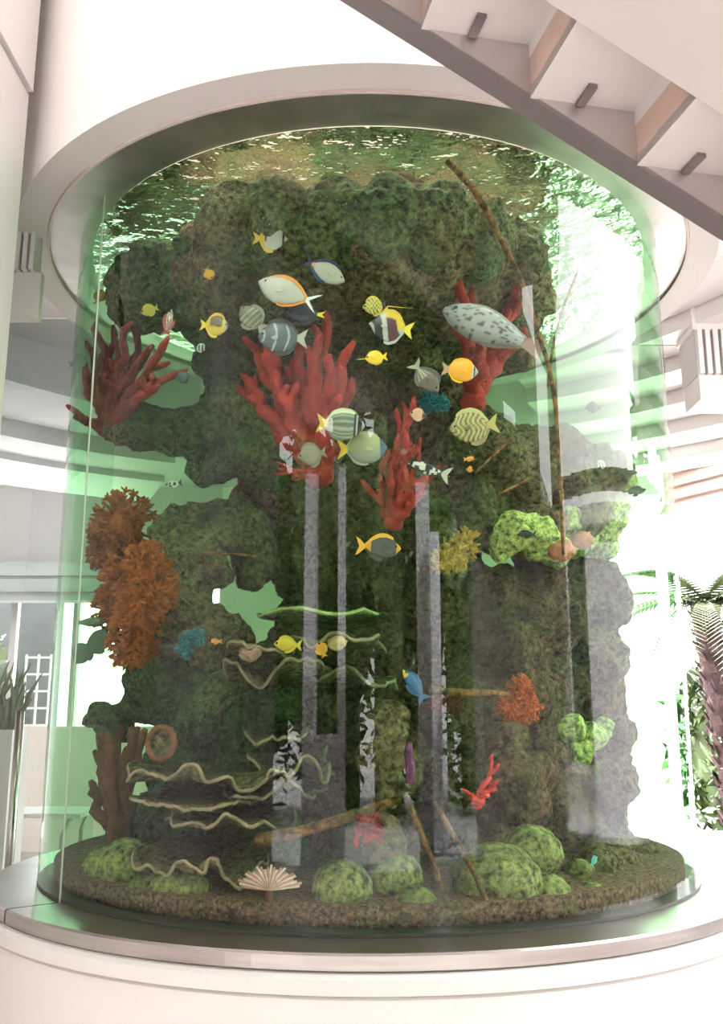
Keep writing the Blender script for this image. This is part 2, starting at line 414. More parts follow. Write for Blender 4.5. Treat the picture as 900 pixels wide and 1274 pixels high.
# bulkhead at right, its shade put into a grey plaster, and louvred fascia
pa = at(836, 525, 3.2); z = pa.z
v = ray(900, 485); pb = CAM + v * ((z - CAM.z) / v.z)
d = (pb - pa); e2 = pb + d * 0.6
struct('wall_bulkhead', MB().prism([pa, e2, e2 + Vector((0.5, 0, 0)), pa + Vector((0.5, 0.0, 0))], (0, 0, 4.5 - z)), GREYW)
e = None
A = at(838, 560, 5.6); Bv = ray(905, 540); B = CAM + Bv * ((A.z - CAM.z) / Bv.z); C0 = at(845, 640, 5.6)
e = empty('louvred_fascia', A, 'peach louvred fascia over the bright opening at right', 'fascia')
hgt = A.z - C0.z; du = (B - A); du.z = 0; nrm = Vector((du.y, -du.x, 0)).normalized()
A0 = A - du * 0.25; B0 = A + du * 1.8
for k in range(5):
    zt = -hgt * k / 5; zb = -hgt * (k + 1) / 5 + 0.018
    a, b = A0 - A, B0 - A
    P = [a + Vector((0, 0, zt)), b + Vector((0, 0, zt)), b + Vector((0, 0, zb)) + nrm * 0.09, a + Vector((0, 0, zb)) + nrm * 0.09]
    MB().prism(P, -nrm * 0.05).build('slat', mat('peach_slat', (0.62, 0.44, 0.38), 0.6) if k == 0 else bpy.data.materials['peach_slat'], e)
MB().prism([A0 - A - nrm * .08, B0 - A - nrm * .08, B0 - A - nrm * .08 + Vector((0, 0, -hgt)), A0 - A - nrm * .08 + Vector((0, 0, -hgt))], -nrm * 0.05).build('backing', WHITE, e)

# ------------------------------------------------------------------ plinth and tank
e = empty('aquarium_plinth', (0, 0, 0), 'round white plinth carrying the cylindrical aquarium', 'plinth')
recalc(MB().lathe([(1.68, 0), (1.72, 0.02), (1.72, 0.775), (1.705, 0.785), (1.735, 0.79), (1.74, 0.835), (1.72, 0.845), (0.3, 0.845), (0.3, 0.0)], 128, closed=True).build('drum', WHITE, e))
T = empty('aquarium', (0, 0, 0.845), 'cylindrical acrylic aquarium between two steel rings', 'aquarium')
a_seam = math.atan2(inner(75, 1118, 0).x, -inner(75, 1118, 0).y)


def tb(mb, name, mt, smooth=False, par=T):
    o = recalc(mb.build(name, mt, par, smooth=smooth)); o.data.transform(Matrix.Translation((0, 0, -0.845))); return o


for (a0, a1) in ((a_seam + .0001, a_seam + PI), (a_seam + PI, a_seam + 2 * PI - .0001)):
    tb(MB().lathe([(1.5, ZB + .012), (1.5, ZT), (1.44, ZT), (1.44, ZB + .012)], 96, a0, a1, closed=True), 'acrylic_panel', ACRYL)
tb(MB().lathe([(1.503, ZB), (1.503, ZT), (1.499, ZT), (1.499, ZB)], 1, a_seam - .0035, a_seam + .0035, closed=True), 'seam', mat('seam_resin', (0.42, 0.50, 0.40), 0.4))
tb(MB().lathe([(0.001, ZB + .014), (1.439, ZB + .014), (1.439, 3.862), (0.001, 3.862)], 96, closed=True), 'water', WATER)
o = tb(MB().lathe([(0.001, 3.864), (0.5, 3.864), (1.0, 3.864), (1.439, 3.864)], 96), 'water_surface', SURF)
tb(MB().lathe([(1.40, ZB + .0005), (1.5005, ZB + .0005), (1.5005, ZB + .012), (1.40, ZB + .012)], 128, closed=True), 'added_dark_ring', mat('dark_ring_fill', (.03, .035, .02), .5))  # added dark ring, hides the steel at the foot of the glass
# steel rings: base in two segments with a joint, soffit above
for (a0, a1) in ((a_seam + .004, a_seam + PI), (a_seam + PI, a_seam + 2 * PI - .004)):
    tb(MB().lathe([(1.40, 0.846), (1.700, 0.846), (1.705, 0.852), (1.705, 0.893), (1.698, 0.90), (1.40, 0.90)], 64, a0, a1, closed=True), 'base_ring', STEEL)
tb(MB().lathe([(1.435, ZT), (1.645, ZT + .004), (1.645, ZT + 0.06), (1.435, ZT + 0.06)], 128, closed=True), 'top_ring', STEEL2)
tb(MB().lathe([(1.645, ZT - .012), (1.658, ZT - .012), (1.658, ZT + 0.05), (1.645, ZT + 0.05)], 128, closed=True), 'ring_lip', WALLW)

# ------------------------------------------------------------------ staircase crossing the top right corner
P0 = Vector((0.435, -2.512, 3.210)); azs = math.radians(12.5)
U = Vector((math.cos(azs), math.sin(azs), 0)); V_ = Vector((math.sin(azs), -math.cos(azs), 0)); RUN, RISE = 0.30, 0.16
ST = empty('staircase', P0, 'steel and white staircase crossing the top right corner', 'staircase')
sl = (U * RUN - Vector((0, 0, RISE)))
for k in range(-5, 6):
    c = sl * k
    q = c + Vector((0, 0, RISE))          # soffit level left of the riser
    MB().prism([q, q - U * (RUN - .0), q - U * (RUN - .0) + V_ * 0.75, q + V_ * 0.75], (0, 0, 0.03)).build('tread', WHITE, ST)
    ze = Vector((0, 0, .002)); MB().prism([c + ze, c + V_ * 0.75 + ze, c + V_ * 0.75 + Vector((0, 0, RISE * .74)), c + Vector((0, 0, RISE * .74))], U * 0.03).build('riser', PEACH, ST)
    MB().prism([c + Vector((0, 0, RISE * .74)), c + V_ * 0.75 + Vector((0, 0, RISE * .74)), c + V_ * 0.75 + Vector((0, 0, RISE)), c + Vector((0, 0, RISE))], U * 0.025).build('riser_glow', WHITE, ST)  # white strip stands for the bright glow above each riser
    MB().prism([q - U * (RUN * .58) + V_ * .01, q - U * (RUN * .50) + V_ * .01, q - U * (RUN * .50) + V_ * .09, q - U * (RUN * .58) + V_ * .09], (0, 0, -0.012)).build('bracket', DSTEEL, ST)
nrm = sl.normalized()
a, b = sl * -5.5, sl * 6.0
MB().prism([a, b, b + Vector((0, 0, 0.42)), a + Vector((0, 0, 0.42))], -V_ * 0.07).build('stringer', mat('grey_painted_steel', (.23, .20, .20), .5, .35), ST)
MB().prism([a + Vector((0, 0, .012)), b + Vector((0, 0, .012)), b + Vector((0, 0, 0.41)), a + Vector((0, 0, 0.41))], V_ * 0.004).build('stringer_lit_face', mat('lit_steel', (.62, .58, .57), .35, .8), ST)  # lighter plate puts the lit look of the inner face into colour
a2, b2 = a + V_ * 0.30, b + V_ * 0.30
MB().prism([a2 + Vector((0, 0, -.01)), b2 + Vector((0, 0, -.01)), b2 + V_ * 0.9 + Vector((0, 0, -.06)), a2 + V_ * 0.9 + Vector((0, 0, -.06))], (0, 0, 0.14)).build('soffit_beam', WALL, ST)

# ------------------------------------------------------------------ left lobby seen past the tank
PGp = at(-20, 400, 1.2)
e = empty('glass_partition', (-2.4, 1.6, 0), 'frameless glass partition with a chrome post at the left', 'partition')
for (x0, x1) in ((-1.3, -0.22), (-0.215, 0.62)):
    MB().box((x0, -0.006, 0.05), (x1, 0.006, 4.4)).build('pane', PGLASS, e)
o = MB().tube([(0, -.0, 0), (0, -.0, 1.62)], 0.028, 16).build('post', CHROME, e, smooth=True); pp = at(14, 1085, 1.6); o.location = (pp.x + 2.4, -0.05, 0)
bm_ = struct('trim_15', MB().box((-6.2, 6.2, 3.0), (-2.2, 6.5, 3.15)).box((-6.2, 6.2, 3.19), (-2.2, 6.5, 3.30)).box((-6.2, 6.25, 2.9), (-2.2, 6.5, 3.36)), mat('beam_grey', (.26, .27, .28), .6))
# back glazing of the lobby: mullions
for k, x in enumerate((-5.6, -4.55, -3.75, -2.6, 0.9, 2.0)):
    struct('window_%d' % (k + 1), MB().box((x - .04, 7.3, 0.0), (x + .04, 7.4, 4.5)), WHITE if x > 0 else DSTEEL)
struct('wall_lobby_blocker', MB().box((-6.5, 7.2, 3.25), (-1.9, 7.4, 4.5)), LOBC)  # added to cut daylight reaching the lobby ceiling
struct('wall_dark_blocker', MB().box((-16, 10.4, -.2), (-5.05, 10.8, 6.0)), NEIGH)  # added dark wall, blocks the glare behind the left glazing
struct('wall_lobby_back', MB().box((-1.9, 7.2, 0), (2.6, 7.4, 4.5)), WALL)
struct('wall_lobby_low', MB().box((-4.5, 6.6, 0), (-1.8, 6.8, 1.45)), WALLW)
e = empty('lattice_window', (at(42, 900, 6.7).x, 6.7, 1.45), 'white small-paned lattice window beyond the left partition', 'window')
for i in range(3): MB().box((-.16 + .15 * i, 0, 0), (-.14 + .15 * i, .03, 0.85)).build('upright_bar', WHITE, e)
for i in range(5): MB().box((-.16, -.01, .2 * i), (.16, .03, .2 * i + .025)).build('cross_bar', WHITE, e)
e = empty('side_table', at(35, 1015, 4.6), 'low dark table with curved metal legs behind the partition', 'table'); e.location.z = 0
MB().box((-.6, -.35, .66), (.6, .35, .70)).build('tabletop', GREYW, e)
MB().box((-.55, -.3, .25), (.55, .3, .28)).build('shelf', DSTEEL, e)
for sx in (-.5, .5):
    for sy in (-.3, .3):
        MB().tube([(sx, sy, 0), (sx * .85, sy, .2), (sx * .85, sy, .5), (sx, sy, .66)], .02).build('leg', DSTEEL, e, smooth=True)
e = empty('planter_box', at(5, 960, 3.4), 'white planter box standing at the left edge', 'planter'); e.location.z = 0
MB().box((-.4, -.2, 0), (.12, .2, 1.47)).build('box', WALL, e)
g = MB()
for k in range(60):
    x, y = random.uniform(-.3, .1), random.uniform(-.15, .15)
    tx = x + random.uniform(-.25, .25); zt = 1.5 + random.uniform(.1, .55)
    g.tube([(x, y, 1.45), ((x + tx) / 2, y, (1.45 + zt) / 2 + .06), (tx, y + random.uniform(-.1, .1), zt)], [.012, .02, .003], 4)
tag(g.build('leaves', LEAF, e), kind='stuff')


# ------------------------------------------------------------------ outdoors
def tree(x, y, h, r, label, name='broad_tree', leaf=None, n=1400, z0=1.0, cat='tree'):
    e = empty(name, (x, y, -.2), label, cat)
    MB().tube([(0, 0, 0), (.05, 0, h * .4), (0, .05, h * .8)], [.16, .12, .06], 10).build('trunk', BARK, e, smooth=True)
    g = MB()
    for k in range(n):
        a = random.uniform(0, 2 * PI); cz = random.uniform(-1, 1); rr = r * random.uniform(.55, 1.05) * math.sqrt(1 - cz * cz * .8)
        c = Vector((rr * math.cos(a), rr * math.sin(a), z0 + (h - z0) * (cz * .5 + .5)))
        s = random.uniform(.10, .24); d1 = Vector((random.gauss(0, 1), random.gauss(0, 1), random.gauss(0, 1))).normalized(); d2 = d1.orthogonal().normalized()
        g.add([c - d1 * s, c + d2 * s * .4, c + d1 * s, c - d2 * s * .4], [(0, 1, 2, 3)])
    tag(g.build('foliage', leaf or LEAF, e), kind='stuff')
    core = MB(); core.ico((0, 0, (h + z0) / 2), 1.0, 3, (r * .75, r * .75, (h - z0) * .46), .25, 3)
    core.build('crown_core', LEAF, e)
    return e


# behind the camera: what the glass mirrors
for i, (x, y, h, r) in enumerate(((-4.7, -15, 8.5, 2.2), (-1.7, -16.8, 9.5, 2.5), (1.6, -15.2, 9, 2.2), (4.9, -16.8, 9, 2.4), (8.2, -14.5, 8, 2.2), (-8.1, -13.6, 8, 2.3))):
    tree(x, y, h, r, ['leafy garden tree behind the terrace, far left', 'leafy garden tree behind the terrace, near centre left', 'leafy garden tree behind the terrace, near centre', 'leafy garden tree behind the terrace, centre right', 'leafy garden tree behind the terrace, far right', 'leafy garden tree at the terrace corner'][i], z0=.0)
# terrace columns and parapet


def post(x, y, r, h, label, mt=EXTW):
    o = MB().tube([(0, 0, -.2), (0, 0, h)], r, 20).build('terrace_column', mt, smooth=True); o.location = (x, y, 0); tag(o, label, 'column', 'terrace columns'); return o


struct('wall_terrace', MB().box((-3.3, -9.6, -.2), (-1.15, -9.4, 1.35)), EXTW)
for k, x in enumerate((-3.0, -2.35, -1.85, -1.35)):
    o = MB().box((-(.16, .06, .06, .10)[k], -.06, 1.35), ((.16, .06, .06, .10)[k], .06, 4.6)).build('window_bar', EXTW); o.location = (x, -9.5, 0)
    tag(o, ('widest', 'left thin', 'right thin', 'second widest')[k] + ' pale upright bar on the low terrace wall', 'window bar', 'bars on the terrace wall')
post(2.75, -9.3, .16, 4.4, 'thick pale round column on the terrace behind the camera')
post(3.5, -10.3, .13, 4.4, 'brown round column on the terrace behind the camera', mat('brown_column', (.22, .17, .14), .8))
post(4.2, -11.0, .07, 4.2, 'thin pale pole on the terrace behind the camera')
# right: neighbouring wing, its window, posts
struct('wall_wing', MB().box((9.0, -9.0, -.2), (9.4, 2.4, 3.9)), EXTW)
e = empty('wing_window', (8.95, -4.1, 1.0), 'tall dark window with a white frame in the neighbouring wing', 'window')
MB().box((0, -1.1, 0), (.06, 1.1, 2.6)).build('pane', DARKGL, e)
for a, b in (((-.06, -1.2, -.1), (.04, -1.1, 2.7)), ((-.06, 1.1, -.1), (.04, 1.2, 2.7)), ((-.06, -1.1, 2.6), (.04, 1.1, 2.7)), ((-.12, -1.2, -.12), (.04, 1.2, 0))):
    MB().box(a, b).build('frame', WHITE, e)
for k, (x, y, r, lab) in enumerate(((8.2, -3.85, .075, 'thicker white post in front of the neighbouring wing'), (8.2, -2.95, .055, 'thinner white post in front of the neighbouring wing'))):
    o = MB().box((-r, -r, -.2), (r, r, 3.9)).build('white_post', WHITE); o.location = (x, y, 0); tag(o, lab, 'post')
for k, (y, r) in enumerate(((-.2, .04), (1.6, .05))):
    struct('trim_%d' % (21 + k), MB().box((4.72, y - r, 0.3), (4.84, y + r, 7.0)), WHITE)
struct('trim_40', MB().box((8.9, -9.0, 3.9), (9.5, 2.4, 4.15)), WHITE)
struct('trim_41', MB().box((7.9, -9.0, -.2), (8.95, 2.4, .12)), WHITE)
struct('trim_30', MB().box((4.6, -3.2, 0.55), (4.95, 3.0, 0.68)), STEEL)
struct('trim_31', MB().box((4.65, -3.2, 3.35), (4.85, 3.0, 3.50)), WHITE)
tree(7.8, 1.9, 5.5, 1.0, 'slim tree outside beside the tall right opening', n=900, z0=.6)
tree(7.3, 5.6, 4.6, 1.0, 'light green bush beyond the right opening', 'garden_bush', LEAF2, 900, .1, 'bush')
tree(5.6, 9.8, 2.6, 1.1, 'green bush at the foot of the palm', 'garden_bush', LEAF, 900, .0, 'bush')
tree(-6.0, 9.2, 3.4, .6, 'dark leafy shrub outside the lobby glazing at left', 'garden_bush', n=700, z0=.1, cat='bush')
# palm at the right edge
pb = at(893, 1000, 9.0)
e = empty('palm_tree', (pb.x + .28, 9.0, -.2), 'palm with reddish scaly trunk outside at the right edge', 'palm tree', rot=(0, -.07, 0))
g = MB(); g.tube([(0, 0, 0), (0, 0, 1.5), (-.02, 0, 3.4)], [.16, .17, .20], 14); g.build('trunk', BARK, e, smooth=True)
scale0 = None
for k in range(90):
    a = k * 2.399; zz = .25 + k * .0345
    if scale0 is None:
        scale0 = MB().prism([(-.05, 0, 0), (.05, 0, 0), (.03, 0, .15), (-.03, 0, .15)], (0, -.03, 0)).build('leaf_base', BARK, e)
        s = scale0
    else:
        s = scale0.copy(); COL.objects.link(s); s.parent = e
    s.location = (.17 * math.cos(a), .17 * math.sin(a), zz); s.rotation_euler = (.5 * 1, 0, a + PI / 2)
frond = None
for k in range(16):
    if frond is None:
        g = MB(); sp_ = []
        for j in range(15):
            u = j / 14; sp_.append(Vector((u * 1.7, 0, .45 * u - 1.1 * u * u)))
        g.tube(sp_, [.018 * (1 - .8 * j / 14) for j in range(15)], 5)
        for j in range(1, 15):
            for s_ in (-1, 1):
                for jj in (0, .5):
                    p = sp_[j] if jj == 0 else (sp_[j] + sp_[j - 1]) / 2
                    L_ = .42 * (1 - .5 * j / 14)
                    q = p + Vector((.2, s_ * L_, -.12)); g.add([p, p + Vector((.07, 0, 0)), q], [(0, 1, 2)])
        frond = g.build('frond', LEAF2, e); fr_ = frond
    else:
        fr_ = frond.copy(); COL.objects.link(fr_); fr_.parent = e
    fr_.location = (0, 0, 3.4); fr_.rotation_euler = (0, random.uniform(-.6, .25), k * 2 * PI / 16 + .2)

# ------------------------------------------------------------------ reef rocks
DK = (0.035, 0.042, 0.024); OL = (0.13, 0.13, 0.065); BR = (0.17, 0.11, 0.075); MO = (0.27, 0.27, 0.15); PU = (0.16, 0.08, 0.075); GR = (.06, .11, .045)
RM = [rockmat('mossy_rock', [DK, OL, BR, MO], 1.0), rockmat('dark_green_rock', [DK, GR, OL, BR], 5.0),
      rockmat('lit_green_rock', [OL, MO, (.46, .52, .20), (.40, .44, .17)], 9.0), rockmat('brown_rock', [DK, BR, PU, OL], 13.0)]  # yellow greens carry bright light painted onto the reef
tex1 = bpy.data.textures.new('lumps', 'CLOUDS'); tex1.noise_scale = 0.16; tex1.noise_depth = 4
tex2 = bpy.data.textures.new('crust', 'VORONOI'); tex2.noise_scale = 0.06


def reef(label, blobs, mi, voxel=0.022, amp=0.16, name='reef_rock', group='reef rocks in the tank'):
    """blobs: (px, py, Y, r [,sqz])"""
    g = MB(); cs = []
    for b in blobs:
        px, py, Y, r = b[:4]; sq = b[4] if len(b) > 4 else (1, 1, 1)
        c = at(px, py, Y)
        rr = math.hypot(c.x, c.y); lim = 1.36 - r * max(sq[0], sq[1])
        if rr > lim and rr > 1e-6: c.x *= lim / rr; c.y *= lim / rr
        c.z = min(max(c.z, ZB + r * .3), 3.80 - r * sq[2] * .9)
        g.ico(c, r, 3, sq, .18, 3.5); cs.append(c)
    base = Vector((sum(c.x for c in cs) / len(cs), sum(c.y for c in cs) / len(cs), min(c.z for c in cs)))
    o = g.build(name, RM[mi]); rebase(o, base)
    rm = o.modifiers.new('remesh', 'REMESH'); rm.mode = 'VOXEL'; rm.voxel_size = voxel; rm.use_smooth_shade = True
    for tx, st in ((tex1, amp), (tex2, .035)):
        dm = o.modifiers.new('displace', 'DISPLACE'); dm.texture = tx; dm.strength = st; dm.mid_level = .5; dm.texture_coords = 'LOCAL'
    dg = bpy.context.evaluated_depsgraph_get(); me = bpy.data.meshes.new_from_object(o.evaluated_get(dg)); o.modifiers.clear(); o.data = me
    co = np.empty(len(me.vertices) * 3, 'f'); me.vertices.foreach_get('co', co); co = co.reshape(-1, 3)
    wx, wy = co[:, 0] + base.x, co[:, 1] + base.y; r_ = np.hypot(wx, wy); k = np.where(r_ > 1.40, 1.40 / np.maximum(r_, 1e-6), 1.0)
    co[:, 0] = wx * k - base.x; co[:, 1] = wy * k - base.y; co[:, 2] = np.minimum(co[:, 2], 3.79 - base.z)
    me.vertices.foreach_set('co', co.ravel()); me.update()
    return tag(o, label, 'rock', group)


S_ = (1.25, 1, .75)
reef('dark mossy rock mass hanging at the top left above the red coral',
     [(175, 350, -.55, .20), (215, 315, -.6, .2), (165, 325, -.45, .14), (230, 370, -.5, .18, S_), (275, 320, -.7, .26), (160, 380, -.35, .13), (290, 400, -.5, .2)], 1)
reef('large mossy rock wall filling the upper middle of the tank',
     [(350, 300, -.75, .30), (420, 300, -.8, .30), (340, 400, -.5, .30), (430, 400, -.55, .30), (490, 330, -.75, .3), (380, 230, -.9, .26), (470, 240, -.95, .26), (500, 420, -.5, .26), (290, 260, -.85, .24)], 0)
reef('grey green crusted rock at the upper right behind the spotted fish',
     [(515, 290, -.7, .3), (530, 360, -.55, .3), (480, 230, -.85, .26), (540, 440, -.35, .28), (560, 300, -.75, .26), (600, 360, -.6, .24), (560, 400, -.5, .25), (620, 300, -.7, .2), (550, 250, -.9, .22), (630, 420, -.45, .17), (655, 370, -.5, .14)], 0)
reef('dark green ledge below the left red coral',
     [(140, 530, -.45, .11, S_), (190, 528, -.5, .13, S_), (245, 535, -.5, .16, S_), (300, 520, -.5, .2), (290, 460, -.45, .16), (330, 560, -.5, .18), (118, 520, -.4, .06, S_), (270, 580, -.45, .1, S_)], 1)
reef('dark brown rock core in the middle of the tank',
     [(380, 500, -.35, .28), (450, 520, -.35, .28), (520, 520, -.35, .26), (360, 620, -.25, .24), (450, 640, -.25, .26), (390, 700, -.15, .22), (330, 620, -.25, .16), (480, 720, -.15, .2), (540, 620, -.35, .26)], 3)
reef('mossy upright rock pillar right of the orange coral',
     [(225, 668, -.55, .14), (265, 660, -.5, .15), (305, 660, -.45, .13), (318, 700, -.4, .1), (240, 700, -.55, .16), (215, 760, -.6, .17), (270, 800, -.55, .15), (225, 700, -.6, .14), (195, 810, -.5, .13)], 0)
reef('olive rock shelf on the right with bright algae',
     [(590, 560, -.5, .22), (640, 590, -.45, .22), (690, 580, -.35, .2), (600, 640, -.5, .18), (650, 660, -.5, .17, S_), (720, 630, -.3, .17), (560, 660, -.5, .16), (740, 590, -.2, .15)], 0)
reef('algae covered rock at the right glass, bright light put into its colour',
     [(770, 610, .0, .15), (800, 640, .1, .13), (740, 660, -.1, .15), (700, 660, -.3, .15), (790, 590, .2, .1)], 2)
reef('dark rock wall on the lower left behind the plate corals',
     [(215, 850, -.45, .2), (270, 880, -.5, .22), (195, 850, -.35, .12), (300, 960, -.5, .2), (240, 960, -.45, .2), (330, 860, -.4, .2), (225, 1040, -.4, .22), (320, 1050, -.45, .22)], 1)
reef('dark rock heap at the lower middle of the tank',
     [(400, 800, -.1, .26), (470, 820, -.1, .26), (380, 900, -.1, .28), (470, 930, -.1, .28), (400, 1020, -.15, .28), (480, 1040, -.2, .24), (360, 1090, -.2, .26)], 3)
reef('brown rock wall on the lower right of the tank',
     [(560, 760, -.1, .28), (620, 780, -.1, .28), (570, 880, -.1, .28), (640, 880, -.05, .27), (560, 990, -.1, .28), (650, 980, -.1, .27), (540, 700, -.1, .24), (680, 760, .0, .22), (690, 860, 0.05, .2), (690, 960, .05, .22), (600, 1080, -.2, .25), (700, 1060, -.1, .22), (680, 690, -.1, .16)], 3)
reef('rough green boulder in the lower middle beside the diagonal branch',
     [(482, 905, -1.0, .09), (470, 940, -1.0, .09), (495, 960, -.98, .09), (480, 985, -1.0, .06)], 0, .014, .06)
reef('mossy rock ledge at the bottom left corner of the reef',
     [(115, 890, -.2, .07), (140, 900, -.3, .09), (175, 880, -.4, .08)], 1, .016, .06)
reef('brown boulder at the lower right above the green brain corals',
     [(640, 960, -.85, .11), (655, 1000, -.85, .1), (630, 925, -.8, .09), (670, 960, -.8, .08)], 3, .014, .06)
reef('low crusted rock at the lower right edge of the tank floor',
     [(745, 1080, -.7, .10), (780, 1090, -.5, .10), (720, 1100, -.8, .09), (760, 1060, -.4, .1), (810, 1080, -.2, .1)], 0, .016, .06)
reef('small yellow green lump with bright light painted into its colour, left of the pale fish tips', [(640, 662, -.85, .085), (670, 668, -.82, .09), (690, 685, -.8, .07), (625, 680, -.85, .06)], 2, .014, .07)
reef('small green lump standing for bright background through the reef, dark lower right', [(712, 905, -.62, .055), (735, 915, -.58, .06), (722, 935, -.62, .05), (752, 905, -.5, .045)], 2, .012, .05)  # background light glimpsed through the reef, put into a coloured lump
reef('dark brown rock bank at the right edge of the tank interior',
     [(740, 740, .2, .24), (745, 820, .2, .24), (740, 900, .2, .24), (750, 980, .2, .24), (790, 740, .5, .18), (795, 820, .5, .18), (800, 900, .5, .18), (800, 980, .5, .18), (770, 1040, .3, .2), (830, 760, .75, .12), (835, 850, .75, .12), (838, 940, .75, .12), (838, 1010, .75, .12)], 3)
reef('dark crusted rock crown just under the water surface',
     [(300, 228, -1.05, .17), (350, 215, -1.1, .2), (410, 210, -1.1, .2), (475, 210, -1.1, .2), (535, 220, -1.05, .2), (590, 240, -.95, .18), (640, 270, -.8, .14)], 1)
# gravel bed
g = MB().lathe([(0.001, 0.97), (0.5, .99), (1.0, .995), (1.436, 0.985), (1.436, ZB + .016), (.001, ZB + .016)], 64, closed=True)
tag(recalc(g.build('gravel_bed', rockmat('gravel', [DK, BR, (.14, .10, .06), OL], 3, 8, 60), smooth=True)), 'brown gravel bed on the bottom of the tank', 'gravel', kind='stuff')


# ------------------------------------------------------------------ corals
def cmat(name, c, sc=60, bump=.6, var=.35):
    return mat(name, c, .8, 0, var, 14, bump, sc, .2)


RED = cmat('red_coral', (.34, .035, .03)); DRED = cmat('dark_red_coral', (.26, .035, .028)); ORA = cmat('orange_coral', (.42, .10, .018))
BRC = cmat('brown_coral', (.14, .055, .035)); YEL = cmat('mustard_coral', (.42, .27, .05)); PINK = cmat('pink_coral', (.55, .27, .24))
PLATE = rockmat('plate_coral_brown', [BR, (.10, .085, .05), OL, (.05, .04, .03)], 2, 4, 40); RIM = cmat('pale_rim', (.30, .23, .15)); GPL = rockmat('green_plate', [OL, MO, GR, OL], 4, 4, 40)
GRIM = cmat('green_rim', (.42, .48, .2)); BRAIN = rockmat('green_brain_coral', [GR, (.15, .19, .07), (.24, .26, .10), GR], 6, 5, 30, (.3, .38, .14)); TEAL = cmat('teal_coral', (.02, .15, .19)); WOOD = rockmat('wet_wood', [BR, (.2, .10, .035), (.10, .08, .03), BR], 6, 6, 30)


def limb(base, tip, r0, r1, n=12, bow=.12, jit=.02, rough=.12):
    base = Vector(base); tip = Vector(tip); d = tip - base; P = []; R = []
    side = Vector((random.gauss(0, 1), random.gauss(0, .5), random.gauss(0, .4))).normalized() * d.length * bow * random.uniform(-.6, .6)
    ph = random.uniform(0, 50)
    for i in range(n):
        u = i / (n - 1)
        p = base + d * u + side * math.sin(PI * u) + Vector((noise.noise(Vector((ph, u * 5, 0))), noise.noise(Vector((ph, 9, u * 5))), 0)) * jit * (1 if 0 < i else 0) * 2
        P.append(p); R.append((r0 + (r1 - r0) * u) * (1 + rough * math.sin(u * 37 + ph)) * (1 if i < n - 1 else .55))
    return P, R


def finger_coral(name, label, base, tips, inset, mt, r0=.035, r1=.016, side=2, cat='coral', group=None):
    b = inner(base[0], base[1], inset + .12)
    e = empty(name, b, label, cat, group)
    for tx, ty in tips:
        t = inner(tx, ty, inset + random.uniform(-.06, .16))
        g = MB(); P, R = limb((0, 0, 0), t - b, r0, r1, 14); g.tube(P, R, 8)
        for k in range(side):
            i = random.randint(5, 11); q = P[i]; dirv = (P[13] - P[6]).normalized() + Vector((random.uniform(-.9, .9), random.uniform(-.4, .4), random.uniform(0, .6)))
            q2 = q + dirv.normalized() * random.uniform(.05, .12); PP, RR = limb(q, q2, R[i] * .8, r1 * .9, 6, .1, .004); g.tube(PP, RR, 7)
        g.build('branch', mt, e, smooth=True)
    MB().ico((0, 0, 0), r0 * 1.7, 2, (1, 1, .8), .2).build('holdfast', mt, e, smooth=True)
    return e


finger_coral('finger_coral', 'dark red branching coral at the upper left glass', (135, 535),
             [(120, 400), (105, 450), (143, 405), (165, 400), (178, 398), (190, 430), (212, 420), (228, 458), (200, 480), (112, 480), (150, 420), (100, 520), (130, 440), (175, 440), (118, 430)], .16, DRED, .032, .015, 3)
finger_coral('finger_coral', 'large bright red branching coral in the middle', (398, 590),
             [(408, 388), (412, 440), (390, 405), (435, 425), (440, 470), (300, 465), (310, 480), (330, 445), (345, 470), (365, 445), (295, 480), (375, 430), (425, 490), (350, 500), (385, 480), (303, 420), (330, 430)], .28, RED, .040, .018, 3)
finger_coral('finger_coral', 'narrow red branching coral right of the middle', (490, 650),
             [(478, 560), (500, 500), (515, 495), (520, 560), (508, 535), (470, 610), (528, 590), (487, 585), (518, 620), (545, 585)], .26, RED, .026, .011, 2)
finger_coral('finger_coral', 'blurred red coral behind the spotted fish', (590, 500),
             [(572, 340), (575, 400), (588, 360), (655, 330), (640, 370), (650, 410), (600, 430), (580, 440)], .34, RED, .035, .02, 1)
finger_coral('finger_coral', 'brown pillar coral at the lower left', (152, 1060),
             [(125, 905), (133, 910), (140, 925), (148, 900), (165, 905), (158, 930), (120, 935), (112, 985), (172, 905), (145, 960)], .16, BRC, .034, .020, 1)
finger_coral('finger_coral', 'small red branch coral hanging on the diagonal branch', (458, 1008),
             [(448, 1040), (455, 1048), (463, 1045), (469, 1035), (450, 1020), (466, 1015)], .15, RED, .014, .010, 2)
finger_coral('finger_coral', 'bright red sponge sprig at the lower right', (594, 1000), [(622, 950), (615, 972), (604, 985), (598, 992)], .16, cmat('scarlet_sponge', (.7, .06, .05)), .014, .007, 1)
finger_coral('finger_coral', 'slender red coral whip below the middle red coral', (398, 592), [(340, 583), (345, 588), (362, 596)], .2, RED, .011, .005, 1)


